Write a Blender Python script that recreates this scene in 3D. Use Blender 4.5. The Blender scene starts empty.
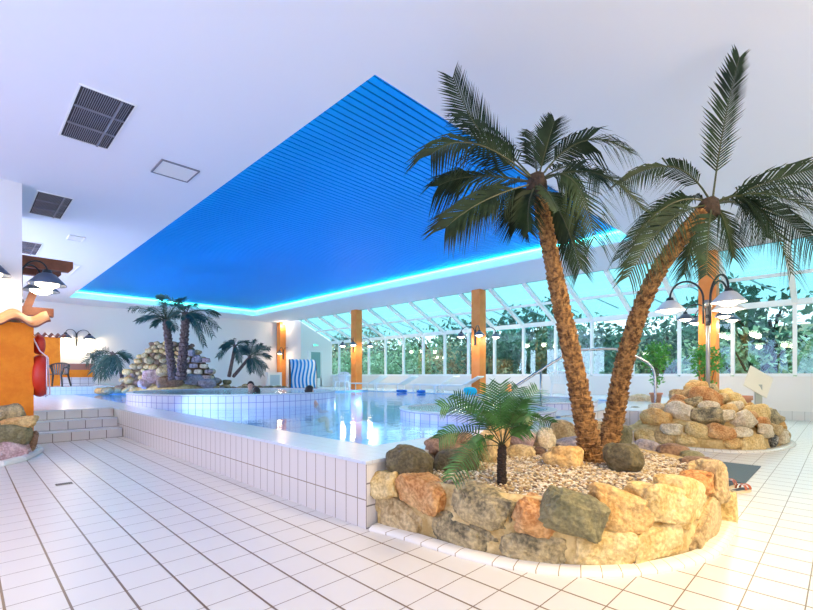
import bpy, bmesh, math, random
from mathutils import Vector, Matrix, noise
R = math.radians
PI = math.pi
random.seed(7)
SC = bpy.context.scene
COL = SC.collection

# ------------------------------------------------------------------ camera
EYE = 1.2
FPX = 441.5; CX = 406.5; HY = 375.3
CA, SA = math.cos(R(44.8)), math.sin(R(44.8))
FW = Vector((CA, SA, 0)); RT = Vector((SA, -CA, 0))
cam_d = bpy.data.cameras.new('camera'); cam = bpy.data.objects.new('camera', cam_d); COL.objects.link(cam)
cam.location = (0, 0, EYE); cam.rotation_euler = (R(90), 0, -math.atan2(CA, SA))
cam_d.sensor_width = 36; cam_d.lens = FPX / 813 * 36
cam_d.shift_y = (HY - 305) / 813
cam_d.clip_start = .05; cam_d.clip_end = 400
SC.camera = cam

# ------------------------------------------------------------------ world, lights, exposure
W = bpy.data.worlds.new('sky'); SC.world = W; W.use_nodes = True
wn = W.node_tree.nodes; wl = W.node_tree.links
bg = wn['Background']
tc = wn.new('ShaderNodeTexCoord'); sx = wn.new('ShaderNodeSeparateXYZ'); rmp = wn.new('ShaderNodeValToRGB')
wl.new(tc.outputs['Generated'], sx.inputs[0]); wl.new(sx.outputs['Z'], rmp.inputs[0]); wl.new(rmp.outputs[0], bg.inputs['Color'])
rmp.color_ramp.elements[0].position = 0.0; rmp.color_ramp.elements[0].color = (.62, .80, .86, 1)
rmp.color_ramp.elements[1].position = .6; rmp.color_ramp.elements[1].color = (.50, .78, .90, 1)
bg.inputs['Strength'].default_value = 2.0

def area(name, loc, direction, sx_, sy_, power, color, spread=180):
    d = bpy.data.lights.new(name, 'AREA'); d.shape = 'RECTANGLE'; d.size = sx_; d.size_y = sy_
    d.energy = power; d.color = color; d.spread = R(spread)
    o = bpy.data.objects.new(name, d); COL.objects.link(o); o.location = loc
    o.rotation_euler = Vector(direction).to_track_quat('-Z', 'Y').to_euler()
    return o
# added fill lights, out of view behind the camera and on the left
area('fill_rear', (4.5, -3.6, 2.2), (0.15, 1, .45), 14, 3.0, 215, (1.0, .90, .80))
area('fill_left', (-3.6, 5.0, 2.2), (1, 0.1, .40), 9, 3.0, 210, (.50, .58, 1.0))
area('fill_far', (-3.6, 16.5, 2.4), (1, 0.0, .40), 8, 3.0, 480, (.74, .78, 1.0))
# daylight coming down through the glass roof beside the pool
sd_ = bpy.data.lights.new('sun', 'SUN'); sd_.energy = 1.5; sd_.angle = R(50); sd_.color = (1.0, .95, .88)
so_ = bpy.data.objects.new('sun', sd_); COL.objects.link(so_); so_.rotation_euler = Vector((-1, -.15, -.8)).to_track_quat('-Z', 'Y').to_euler()
# added warm and cool fill lights under the ceiling, out of view
area('fill_warm', (3.4, -.9, 4.25), (0.1, .55, -1), 1.2, 1.2, 105, (1.0, .74, .38), 120)
area('fill_aisle', (-1.6, 5.5, 4.25), (0.2, 0, -1), 1.2, 3.2, 40, (.78, .76, 1.0))

vs = SC.view_settings
SC.display_settings.display_device = 'sRGB'
vs.view_transform = 'Standard'; vs.look = 'None'; vs.gamma = 1.0; vs.use_curve_mapping = False
vs.exposure = 0.74
SC.cycles.max_bounces = 8; SC.cycles.transparent_max_bounces = 24
SC.cycles.caustics_reflective = False; SC.cycles.caustics_refractive = False
SC.cycles.sample_clamp_indirect = 6.0

# ------------------------------------------------------------------ unprojection helpers (pixel of the photo -> point at a true distance)
def ray(px, py):
    return FW + RT * ((px - CX) / FPX) + Vector((0, 0, (HY - py) / FPX))
def at_d(px, py, d):
    return Vector((0, 0, EYE)) + ray(px, py) * d
def at_z(px, py, z=0.0):
    return at_d(px, py, (EYE - z) * FPX / (py - HY))
def at_Y(px, py, Y):
    r = ray(px, py); return at_d(px, py, Y / r.y)
def at_X(px, py, X):
    r = ray(px, py); return at_d(px, py, X / r.x)

# ------------------------------------------------------------------ materials
def _nt(name):
    m = bpy.data.materials.new(name); m.use_nodes = True
    return m, m.node_tree.nodes, m.node_tree.links, m.node_tree.nodes['Principled BSDF']
def c4(c): return (c[0], c[1], c[2], 1)
def add_bump(n, l, p, scale, strength, dist=.02, vec=None, kind='noise'):
    t = n.new('ShaderNodeTexNoise' if kind == 'noise' else 'ShaderNodeTexVoronoi')
    t.inputs['Scale'].default_value = scale
    if kind == 'noise': t.inputs['Detail'].default_value = 6
    if vec: l.new(vec, t.inputs['Vector'])
    b = n.new('ShaderNodeBump'); b.inputs['Strength'].default_value = strength; b.inputs['Distance'].default_value = dist
    l.new(t.outputs[0], b.inputs['Height']); l.new(b.outputs[0], p.inputs['Normal'])
def mat(name, c, rough=.5, metal=0, c2=None, ns=4, bump=None, em=None, ems=0, spec=.5, pos=(.4, .6), trans=None, speck=0):
    m, n, l, p = _nt(name)
    p.inputs['Roughness'].default_value = rough; p.inputs['Metallic'].default_value = metal
    p.inputs['Specular IOR Level'].default_value = spec
    p.inputs['Base Color'].default_value = c4(c)
    tcn = n.new('ShaderNodeTexCoord')
    if c2:
        t = n.new('ShaderNodeTexNoise'); t.inputs['Scale'].default_value = ns; t.inputs['Detail'].default_value = 8
        t.inputs['Roughness'].default_value = .65
        l.new(tcn.outputs['Object'], t.inputs['Vector'])
        r = n.new('ShaderNodeValToRGB'); l.new(t.outputs[0], r.inputs[0]); l.new(r.outputs[0], p.inputs['Base Color'])
        r.color_ramp.elements[0].position = pos[0]; r.color_ramp.elements[1].position = pos[1]
        r.color_ramp.elements[0].color = c4(c); r.color_ramp.elements[1].color = c4(c2)
    if speck:
        t2 = n.new('ShaderNodeTexNoise'); t2.inputs['Scale'].default_value = 42; t2.inputs['Detail'].default_value = 6; l.new(tcn.outputs['Object'], t2.inputs['Vector'])
        r2 = n.new('ShaderNodeValToRGB'); l.new(t2.outputs[0], r2.inputs[0]); r2.color_ramp.elements[0].position = .42; r2.color_ramp.elements[1].position = .60
        a_ = [k * .38 for k in c]; b_ = [min(1, k * 1.25) for k in c2]
        r2.color_ramp.elements[0].color = c4(a_); r2.color_ramp.elements[1].color = c4(b_)
        mxx = n.new('ShaderNodeMix'); mxx.data_type = 'RGBA'; mxx.inputs[0].default_value = speck
        l.new(r.outputs[0], mxx.inputs[6]); l.new(r2.outputs[0], mxx.inputs[7]); l.new(mxx.outputs[2], p.inputs['Base Color'])
    if bump: add_bump(n, l, p, bump[0], bump[1], bump[2] if len(bump) > 2 else .02, tcn.outputs['Object'])
    if em:
        p.inputs['Emission Color'].default_value = c4(em); p.inputs['Emission Strength'].default_value = ems
    if trans: p.inputs['Transmission Weight'].default_value = trans
    return m
def grid_fac(n, l, axes, pitch, off, lw):
    """1 on tile joints, 0 on tiles; axes from the object's coordinates, 'A' = arc length round its z axis of radius pitch-scaled"""
    tcn = n.new('ShaderNodeTexCoord'); s = n.new('ShaderNodeSeparateXYZ'); l.new(tcn.outputs['Object'], s.inputs[0])
    outs = []
    def M(op, a, b=None):
        k = n.new('ShaderNodeMath'); k.operation = op
        for i, v in enumerate((a, b)):
            if v is None: continue
            if isinstance(v, (int, float)): k.inputs[i].default_value = v
            else: l.new(v, k.inputs[i])
        return k.outputs[0]
    for a, p_, o_, w_ in zip(axes, pitch, off, lw):
        if a == 'A': v = M('MULTIPLY', M('ARCTAN2', s.outputs['Y'], s.outputs['X']), 1.0)
        else: v = s.outputs[a]
        f = M('FRACT', M('DIVIDE', M('ADD', v, 100 * p_ - o_ + w_ / 2), p_))
        outs.append(M('LESS_THAN', f, w_ / p_))
    return M('MAXIMUM', outs[0], outs[1]) if len(outs) > 1 else outs[0]
def tiles(name, c, grout, axes, pitch, off, lw, rough=.25, c2=None, var=None):
    m, n, l, p = _nt(name)
    p.inputs['Roughness'].default_value = rough
    f = grid_fac(n, l, axes, pitch, off, lw)
    mx = n.new('ShaderNodeMix'); mx.data_type = 'RGBA'
    l.new(f, mx.inputs[0]); mx.inputs[6].default_value = c4(c); mx.inputs[7].default_value = c4(grout)
    if c2:
        t = n.new('ShaderNodeTexNoise'); t.inputs['Scale'].default_value = 1.3; t.inputs['Detail'].default_value = 4
        r = n.new('ShaderNodeMix'); r.data_type = 'RGBA'; l.new(t.outputs[0], r.inputs[0])
        r.inputs[6].default_value = c4(c); r.inputs[7].default_value = c4(c2); l.new(r.outputs[2], mx.inputs[6])
    l.new(mx.outputs[2], p.inputs['Base Color'])
    b = n.new('ShaderNodeBump'); b.invert = True; b.inputs['Strength'].default_value = .5; b.inputs['Distance'].default_value = .003
    l.new(f, b.inputs['Height']); l.new(b.outputs[0], p.inputs['Normal'])
    return m

GROUT = (.19, .13, .07)
M = {}
M['floor'] = tiles('floor tiles', (.71, .68, .62), GROUT, ('X', 'Y'), (.245, .245), (.154, .145), (.012, .006), .32, (.66, .64, .60))
M['deck'] = tiles('deck tiles', (.66, .70, .76), (.55, .55, .58), ('X', 'Y'), (.1325, .265), (.02, .02), (.005, .005), .2)
M['sideX'] = tiles('pool side tiles', (.72, .66, .60), (.34, .27, .19), ('Y', 'Z'), (.1475, .305), (.1, .225), (.009, .009), .25)
M['sideY'] = tiles('step riser tiles', (.70, .68, .68), (.24, .22, .22), ('X', 'Z'), (.27, .176), (.06, .0), (.014, .012), .25)
M['poolblue'] = tiles('pool basin tiles', (.30, .68, .95), (.45, .7, .9), ('X', 'Y'), (.25, .25), (0, 0), (.01, .01), .3)
M['poolside'] = tiles('pool edge tiles', (.30, .58, .82), (.25, .40, .7), ('X', 'Y'), (.15, .15), (0, 0), (.01, .01), .3)
M['curb'] = mat('white curb tile', (.80, .77, .70), .25)
M['wall'] = mat('white wall paint', (.80, .80, .81), .7, bump=(60, .08))
M['ceil'] = mat('blue cast ceiling paint', (.82, .85, .94), .8)  # faint blue cast of the light mixed into the white
M['parapet'] = mat('parapet paint', (.86, .84, .82), .6)
M['frame'] = mat('white window frame', (.90, .93, .94), .35)
M['ochre'] = mat('ochre plaster', (.80, .21, .004), .75, c2=(.88, .27, .01), ns=5, bump=(22, .45, .02))
M['roof_tile'] = mat('terracotta roof tile', (.62, .30, .12), .6, c2=(.52, .22, .09), ns=6)
M['roof_tile_d'] = mat('dark roof tile', (.30, .10, .06), .6, c2=(.22, .07, .05), ns=6)
M['post'] = mat('orange stained timber', (.84, .25, .04), .5, c2=(.90, .32, .07), ns=2)
M['beam'] = mat('brown timber', (.17, .045, .02), .5, c2=(.24, .07, .03), ns=5)
M['slat'] = mat('blue metal slats', (.0, .34, .98), .55, spec=.15)
M['slat_gap'] = mat('dark gap above slats', (.0, .02, .14), .8)
M['led'] = mat('cyan light strip', (.5, 1, 1), .5, em=(.05, .95, .78), ems=10)
M['iron'] = mat('black iron', (.03, .035, .04), .4, metal=.4)
M['shade'] = mat('grey metal lamp shade', (.66, .66, .68), .35, metal=.2)
M['shade_dark'] = mat('dark slate lamp shade', (.10, .13, .20), .35, metal=.3)
M['bulb'] = mat('glowing frosted glass', (1, .95, .85), .4, em=(1, .84, .58), ems=6)
M['steel'] = mat('stainless steel', (.45, .47, .50), .25, metal=1)
M['polegrey'] = mat('grey painted pole', (.33, .32, .30), .35, metal=.6)
M['mortar'] = mat('sandy mortar', (.44, .29, .10), .9, c2=(.70, .53, .25), ns=9, bump=(25, .6, .02))
M['gravelbase'] = mat('gravel bed', (.30, .24, .15), .9, c2=(.55, .46, .33), ns=60, bump=(70, .8, .02))
M['leaf'] = mat('palm leaf', (.005, .017, .007), .6, c2=(.018, .040, .014), ns=3, spec=.25)
M['leaf_fern'] = mat('fern leaf', (.014, .075, .014), .45, c2=(.05, .18, .035), ns=6)
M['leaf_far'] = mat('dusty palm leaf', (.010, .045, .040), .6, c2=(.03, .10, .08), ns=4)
M['stalk'] = mat('palm stalk', (.035, .045, .014), .5)
M['trunk'] = mat('palm trunk fibre', (.09, .038, .012), .9, c2=(.45, .24, .08), ns=22, bump=(40, .8, .02))
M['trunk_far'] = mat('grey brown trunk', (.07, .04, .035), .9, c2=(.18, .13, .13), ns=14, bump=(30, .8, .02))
M['black_bark'] = mat('black fern stem', (.02, .014, .01), .9, c2=(.05, .03, .02), ns=30, bump=(60, .8, .02))
M['white_plastic'] = mat('white plastic', (.82, .85, .86), .35)
M['black_plastic'] = mat('black plastic', (.02, .018, .016), .35)
M['terracotta'] = mat('terracotta', (.62, .26, .15), .7)
M['cream'] = mat('cream board', (.92, .84, .66), .5)
M['mat'] = mat('grey rubber mat', (.085, .125, .14), .8, c2=(.10, .145, .16), ns=90, bump=(200, .5, .004))
M['red'] = mat('red vinyl', (.62, .035, .015), .4, bump=(9, .3, .02))
M['rope'] = mat('pink white rope', (.85, .68, .78), .7)
M['skin'] = mat('skin', (.72, .42, .32), .5)
M['hair'] = mat('dark hair', (.025, .015, .015), .5)
M['swim'] = mat('pale swimwear', (.5, .35, .6), .6)
M['towel_b'] = mat('blue towel', (.03, .18, .55), .9)
M['towel_t'] = mat('turquoise towel', (.02, .55, .70), .9)
M['wicker'] = mat('brown wicker', (.16, .08, .05), .7, bump=(60, .6, .01))
M['door_white'] = mat('white door', (.80, .84, .85), .4)
M['bank'] = mat('grassy bank', (.06, .12, .04), .95, c2=(.20, .17, .08), ns=.9)
M['outleafA'] = mat('dark shrub leaf', (.02, .09, .05), .6, c2=(.10, .24, .14), ns=1.2)
M['outleafB'] = mat('pale shrub leaf', (.16, .32, .14), .6, c2=(.50, .62, .42), ns=1.5)
M['outleafC'] = mat('brown autumn leaf', (.32, .20, .10), .7, c2=(.45, .38, .20), ns=1.5)
M['ficus'] = mat('ficus leaf', (.05, .28, .04), .5, c2=(.12, .42, .06), ns=5)
M['vent'] = mat('dark vent duct', (.012, .012, .02), .6)
M['vent_slat'] = mat('grey vent slat', (.20, .21, .26), .4)
M['exit'] = mat('green exit sign', (.1, .6, .4), .5, em=(.12, .8, .5), ems=.8)
M['brown_tile'] = mat('reddish brown ledge', (.38, .16, .11), .5)
M['sole'] = mat('cream sandal sole', (.74, .62, .40), .7)
M['insole'] = mat('dark sandal insole', (.06, .07, .09), .7)
M['strap'] = mat('red brown strap', (.45, .09, .02), .5)
M['buckle'] = mat('metal buckle', (.6, .6, .6), .3, metal=1)
M['flower'] = mat('orange flower', (.85, .30, .12), .6)
M['drain'] = mat('grey brass drain', (.25, .23, .16), .4, metal=.5)
ST = {
 'sand': mat('sandy stone', (.60, .38, .11), .8, c2=(.82, .64, .32), ns=5, bump=(9, 1.0, .06), speck=.26, pos=(.38, .62)),
 'ochre': mat('ochre stone', (.58, .30, .08), .8, c2=(.74, .52, .22), ns=5, bump=(9, 1.0, .06), speck=.26, pos=(.38, .62)),
 'orange': mat('orange brown stone', (.50, .20, .05), .75, c2=(.74, .46, .20), ns=5, bump=(9, 1.0, .06), speck=.26, pos=(.42, .66)),
 'dark': mat('dark olive stone', (.060, .048, .020), .7, c2=(.21, .17, .08), ns=6, bump=(9, 1.0, .06), speck=.26, pos=(.35, .75)),
 'grey': mat('grey mottled stone', (.13, .11, .06), .8, c2=(.58, .45, .23), ns=4.5, bump=(9, 1.0, .06), speck=.26, pos=(.42, .60)),
 'tan': mat('tan stone', (.38, .25, .10), .8, c2=(.66, .50, .26), ns=5, bump=(9, 1.0, .06), speck=.26),
 'brown': mat('brown stone', (.16, .085, .045), .75, c2=(.33, .20, .12), ns=5, bump=(9, 1.0, .06), speck=.26),
 'olive': mat('grey green stone', (.15, .14, .065), .7, c2=(.27, .23, .11), ns=5, bump=(9, 1.0, .06), speck=.26),
 'pale': mat('pale stone', (.58, .45, .27), .8, c2=(.80, .70, .50), ns=5, bump=(9, 1.0, .06), speck=.26),
 'pink': mat('pinkish stone', (.42, .25, .24), .8, c2=(.62, .45, .42), ns=5, bump=(9, 1.0, .06), speck=.26),
 'bw': mat('black and white stone', (.02, .02, .018), .8, c2=(.55, .50, .40), ns=9, bump=(9, 1.0, .06), speck=.26, pos=(.50, .60)),
 'slate': mat('grey purple masonry stone', (.22, .20, .24), .8, c2=(.48, .42, .42), ns=7, bump=(9, 1.0, .06), speck=.26),
}
def fresnel(n, l, ior):
    # the same reflectance from either side of a thin sheet
    fr = n.new('ShaderNodeFresnel'); g = n.new('ShaderNodeNewGeometry'); k = n.new('ShaderNodeMath'); k.operation = 'MULTIPLY_ADD'
    l.new(g.outputs['Backfacing'], k.inputs[0]); k.inputs[1].default_value = 1 / ior - ior; k.inputs[2].default_value = ior
    l.new(k.outputs[0], fr.inputs['IOR']); return fr
def water_mat(name, tint, refl=(1, 1, 1), wave=3.0, strength=.12):
    m = bpy.data.materials.new(name); m.use_nodes = True; n = m.node_tree.nodes; l = m.node_tree.links
    n.remove(n['Principled BSDF'])
    t = n.new('ShaderNodeBsdfTransparent'); t.inputs[0].default_value = c4(tint)
    g = n.new('ShaderNodeBsdfGlossy'); g.inputs['Roughness'].default_value = .06; g.inputs[0].default_value = c4(refl)
    fr = fresnel(n, l, 1.33)
    b = n.new('ShaderNodeBump'); b.inputs['Strength'].default_value = strength; b.inputs['Distance'].default_value = .05
    no = n.new('ShaderNodeTexNoise'); no.inputs['Scale'].default_value = wave; no.inputs['Detail'].default_value = 3
    tcn = n.new('ShaderNodeTexCoord'); l.new(tcn.outputs['Object'], no.inputs['Vector'])
    l.new(no.outputs[0], b.inputs['Height']); l.new(b.outputs[0], g.inputs['Normal']); l.new(b.outputs[0], fr.inputs['Normal'])
    mx = n.new('ShaderNodeMixShader'); l.new(fr.outputs[0], mx.inputs[0]); l.new(t.outputs[0], mx.inputs[1]); l.new(g.outputs[0], mx.inputs[2])
    l.new(mx.outputs[0], n['Material Output'].inputs[0])
    return m
M['water'] = water_mat('pool water', (.62, .86, 1.0))
M['water2'] = water_mat('whirlpool water', (.45, .88, .88), wave=9, strength=.5)
def glass_mat(name, tint, refl=.12):
    m = bpy.data.materials.new(name); m.use_nodes = True; n = m.node_tree.nodes; l = m.node_tree.links
    n.remove(n['Principled BSDF'])
    t = n.new('ShaderNodeBsdfTransparent'); t.inputs[0].default_value = c4(tint)
    g = n.new('ShaderNodeBsdfGlossy'); g.inputs['Roughness'].default_value = .02; g.inputs[0].default_value = (.75, .97, 1, 1)
    fr = fresnel(n, l, 1.5)
    mx = n.new('ShaderNodeMixShader'); l.new(fr.outputs[0], mx.inputs[0]); l.new(t.outputs[0], mx.inputs[1]); l.new(g.outputs[0], mx.inputs[2])
    l.new(mx.outputs[0], n['Material Output'].inputs[0])
    return m
M['glass'] = glass_mat('window glass', (.86, .94, .95))
M['roofglass'] = glass_mat('roof glass', (.21, .43, .47))
def stripes(name):
    m, n, l, p = _nt(name)
    tcn = n.new('ShaderNodeTexCoord'); s = n.new('ShaderNodeSeparateXYZ'); l.new(tcn.outputs['Object'], s.inputs[0])
    def K(op, a, b=None):
        k = n.new('ShaderNodeMath'); k.operation = op
        for i, v in enumerate((a, b)):
            if v is None: continue
            if isinstance(v, (int, float)): k.inputs[i].default_value = v
            else: l.new(v, k.inputs[i])
        return k.outputs[0]
    f = K('FRACT', K('ADD', K('DIVIDE', K('ADD', s.outputs['X'], K('MULTIPLY', K('SINE', K('MULTIPLY', s.outputs['Z'], 3.6)), .07)), .17), 10.2))
    t = K('LESS_THAN', f, .5)
    mx = n.new('ShaderNodeMix'); mx.data_type = 'RGBA'; l.new(t, mx.inputs[0])
    mx.inputs[6].default_value = (.88, .9, .9, 1); mx.inputs[7].default_value = (.01, .28, .68, 1)
    l.new(mx.outputs[2], p.inputs['Base Color']); p.inputs['Roughness'].default_value = .9
    return m
M['stripe'] = stripes('blue and white striped canvas')

# ------------------------------------------------------------------ mesh helpers
class MB:
    def __init__(s): s.v = []; s.f = []; s.m = []
    def add(s, vs_, fs, mi=0):
        b = len(s.v); s.v += [tuple(v) for v in vs_]
        for f in fs: s.f.append(tuple(i + b for i in f)); s.m.append(mi)
        return s
    def box(s, x0, y0, z0, x1, y1, z1, mi=0, sides=None):
        v = [(x0, y0, z0), (x1, y0, z0), (x1, y1, z0), (x0, y1, z0), (x0, y0, z1), (x1, y0, z1), (x1, y1, z1), (x0, y1, z1)]
        fs = [(3, 2, 1, 0), (4, 5, 6, 7), (0, 1, 5, 4), (1, 2, 6, 5), (2, 3, 7, 6), (3, 0, 4, 7)]  # -z +z -y +x +y -x
        b = len(s.v); s.v += v
        for i, f in enumerate(fs):
            s.f.append(tuple(k + b for k in f)); s.m.append(sides[i] if sides else mi)
        return s
    def obox(s, c, ax, ay, az, hx, hy, hz, mi=0):
        c = Vector(c); ax, ay, az = Vector(ax).normalized(), Vector(ay).normalized(), Vector(az).normalized()
        v = [c + ax * i * hx + ay * j * hy + az * k * hz for k in (-1, 1) for j in (-1, 1) for i in (-1, 1)]
        return s.add(v, [(0, 2, 3, 1), (4, 5, 7, 6), (0, 1, 5, 4), (1, 3, 7, 5), (3, 2, 6, 7), (2, 0, 4, 6)], mi)
    def bar(s, a, b, w, h, up=(0, 0, 1), mi=0):
        a, b = Vector(a), Vector(b); d = (b - a); az = d.normalized(); ax = az.cross(Vector(up))
        if ax.length < 1e-4: ax = Vector((1, 0, 0))
        ax.normalize(); ay = ax.cross(az)
        return s.obox((a + b) / 2, ax, ay, az, w / 2, h / 2, d.length / 2, mi)
    def tube(s, pts, rad, n=8, cap=True, mi=0):
        pts = [Vector(p) for p in pts]; b = len(s.v); last = None
        for i, p in enumerate(pts):
            t = (pts[min(i + 1, len(pts) - 1)] - pts[max(i - 1, 0)]).normalized()
            if last is None:
                u = t.cross(Vector((0, 0, 1)))
                if u.length < .05: u = t.cross(Vector((1, 0, 0)))
            else: u = last - t * last.dot(t)
            u.normalize(); last = u; w = t.cross(u)
            r = rad[i] if isinstance(rad, (list, tuple)) else rad
            for k in range(n):
                a = 2 * PI * k / n; s.v.append(tuple(p + (u * math.cos(a) + w * math.sin(a)) * r))
        for i in range(len(pts) - 1):
            for k in range(n):
                k2 = (k + 1) % n
                s.f.append((b + i * n + k, b + i * n + k2, b + (i + 1) * n + k2, b + (i + 1) * n + k)); s.m.append(mi)
        if cap:
            s.f.append(tuple(b + k for k in range(n))[::-1]); s.m.append(mi)
            e = b + (len(pts) - 1) * n; s.f.append(tuple(e + k for k in range(n))); s.m.append(mi)
        return s
    def lathe(s, prof, n=24, c=(0, 0, 0), mi=0, a0=0, a1=2 * PI):
        b = len(s.v); full = abs(a1 - a0 - 2 * PI) < 1e-5; c = Vector(c)
        nn = n if full else n + 1
        for r_, z in prof:
            for k in range(nn):
                a = a0 + (a1 - a0) * k / n; s.v.append((c.x + r_ * math.cos(a), c.y + r_ * math.sin(a), c.z + z))
        for i in range(len(prof) - 1):
            for k in range(n):
                k2 = (k + 1) % nn
                s.f.append((b + i * nn + k, b + i * nn + k2, b + (i + 1) * nn + k2, b + (i + 1) * nn + k)); s.m.append(mi)
        return s
    def quad(s, a, b, c, d, mi=0): return s.add([a, b, c, d], [(0, 1, 2, 3)], mi)
    def mesh(s, name, mats, smooth=False):
        me = bpy.data.meshes.new(name); me.from_pydata(s.v, [], s.f)
        for m in (mats if isinstance(mats, (list, tuple)) else [mats]): me.materials.append(m)
        for p, mi in zip(me.polygons, s.m): p.material_index = mi
        if smooth: me.polygons.foreach_set('use_smooth', [True] * len(me.polygons))
        me.update(); return me
    def build(s, name, mats, parent=None, smooth=False, loc=None, rz=0):
        o = bpy.data.objects.new(name, s.mesh(name, mats, smooth)); COL.objects.link(o)
        if parent: o.parent = parent
        if loc is not None: o.location = loc; o.rotation_euler[2] = rz
        return o
def bevel(o, w=.01, seg=2):
    b = o.modifiers.new('bevel', 'BEVEL'); b.width = w; b.segments = seg; b.limit_method = 'ANGLE'; return o
def tag(o, label, cat, group=None, kind=None):
    if label: o['label'] = label
    if cat: o['category'] = cat
    if group: o['group'] = group
    if kind: o['kind'] = kind
    return o
def struct(o): o['kind'] = 'structure'; return o
def thing(name, label, cat, loc=(0, 0, 0), rz=0, group=None):
    o = bpy.data.objects.new(name, None); COL.objects.link(o); o.location = loc; o.rotation_euler[2] = rz
    o.empty_display_size = .1
    return tag(o, label, cat, group)
def copy_tree(o, parent=None):
    c = o.copy(); COL.objects.link(c); c.parent = parent
    for ch in list(o.children): copy_tree(ch, c)
    return c

_ico = {}
def ico(sub):
    if sub not in _ico:
        bm = bmesh.new(); bmesh.ops.create_icosphere(bm, subdivisions=sub, radius=1)
        _ico[sub] = ([v.co.copy() for v in bm.verts], [tuple(v.index for v in f.verts) for f in bm.faces]); bm.free()
    return _ico[sub]
def rock_pts(c, size, rot, seed, sub=3, box=.72, amp=.16):
    vs_, fs = ico(sub); out = []
    off = Vector((seed * 3.17, seed * 1.31, seed * 7.7)); rm = rot if isinstance(rot, Matrix) else Matrix.Rotation(rot, 3, 'Z')
    for v in vs_:
        p = Vector([math.copysign(abs(k) ** box, k) for k in v])
        d = 1 + amp * 1.6 * noise.noise(v * 1.1 + off) + amp * .7 * noise.noise(v * 2.7 + off) + amp * .30 * noise.noise(v * 6 + off) + amp * .20 * noise.noise(v * 13 + off)
        p *= d * .86
        out.append(Vector(c) + rm @ Vector((p.x * size[0] / 2, p.y * size[1] / 2, p.z * size[2] / 2)))
    return out, fs
def rock(name, c, size, rot, seed, m, parent=None, sub=3, box=.72, amp=.16):
    # mesh centred on its own origin
    v, f = rock_pts((0, 0, 0), size, rot, seed, sub, box, amp)
    mb = MB(); mb.add(v, f); o = mb.build(name, m, parent, True); o.location = c
    return o
def view_rot(tilt=0, yaw=0, p=None):
    """local x along the picture's right for something at p, y away from the camera, tilt turns it about the view line (degrees, anticlockwise)"""
    a = math.atan2(p.y, p.x) - PI / 2 if p is not None else math.atan2(FW.y, FW.x) - PI / 2
    return Matrix.Rotation(a + R(yaw), 3, 'Z') @ Matrix.Rotation(-R(tilt), 3, 'Y')

# ------------------------------------------------------------------ the setting
ZC = 4.32; ZD = .529; XW = 15.65; XP = 13.35; YB = 24.0
mb = MB()
mb.box(-4, -4, -.1, XW, 2.65, 0); mb.box(-4, 2.65, -.1, 2.22, 10.8, 0); mb.box(6.9, 2.65, -.1, 8.95, 3.3, 0)
struct(mb.build('floor', M['floor']))
mb = MB()   # raised pool deck: sides -z +z -y +x +y -x ; 0 top, 1 side x, 2 side y, 3 pool inside
def deck(x0, y0, x1, y1, ny=3, px=3, py=3, nx=3, z0=-.8, z1=ZD): mb.box(x0, y0, z0, x1, y1, z1, sides=(0, 0, ny, px, py, nx))
deck(2.22, 2.65, 2.75, 19, ny=2, nx=1); deck(2.75, 2.65, 6.9, 3.2, ny=2, px=1); deck(6.9, 3.3, 15.65, 4.1, ny=2)
deck(8.95, 2.65, 15.65, 3.3, ny=2, nx=1); deck(12.5, 4.1, 15.65, 24); deck(2.22, 19, 12.5, 24); deck(-4, 10.77, 2.22, 24, ny=2)
struct(mb.build('floor_pool_deck', [M['deck'], M['sideX'], M['sideY'], M['poolside']]))
mb = MB(); mb.box(2.2, 3.0, -.9, 13, 19.5, -.8); struct(mb.build('floor_pool_basin', M['poolblue']))
mb = MB()
for i in range(2):
    mb.box(-4, 10.03 + .37 * i, 0, 2.21, 10.775, .176 * (i + 1), sides=(0, 0, 1, 1, 1, 1))
struct(mb.build('trim_1', [M['deck'], M['sideY']]))            # the two lower steps up to the deck
mb = MB(); mb.box(6.9, 2.62, 0, 8.95, 2.96, .22, sides=(0, 0, 1, 1, 1, 1)); mb.box(6.9, 2.96, 0, 8.95, 3.3, .38, sides=(0, 0, 1, 1, 1, 1))
struct(mb.build('trim_2', [M['deck'], M['sideY']]))
# nosing line of the pool edge and steps
mb = MB()
mb.box(2.205, 2.635, ZD - .022, 2.26, 10.8, ZD + .004); mb.box(2.26, 2.635, ZD - .022, 6.9, 2.68, ZD + .004)
mb.box(.7, 10.755, ZD - .022, 2.26, 10.80, ZD + .004); mb.box(.7, 10.015, .158, 2.2, 10.06, .18); mb.box(.7, 10.385, .334, 2.2, 10.43, .356)
struct(mb.build('trim_3', M['deck']))
mb = MB(); mb.box(2.7, 3.15, .505, 2.78, 19.05, .515); mb.box(2.7, 3.15, .505, 6.9, 3.22, .515); struct(mb.build('trim_4', M['curb']))
mb = MB(); mb.box(4.4, 14.8, -.8, 12.5, 19, .56, sides=(0, 0, 1, 1, 1, 1)); struct(mb.build('floor_island', [M['deck'], M['poolside']]))
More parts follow.
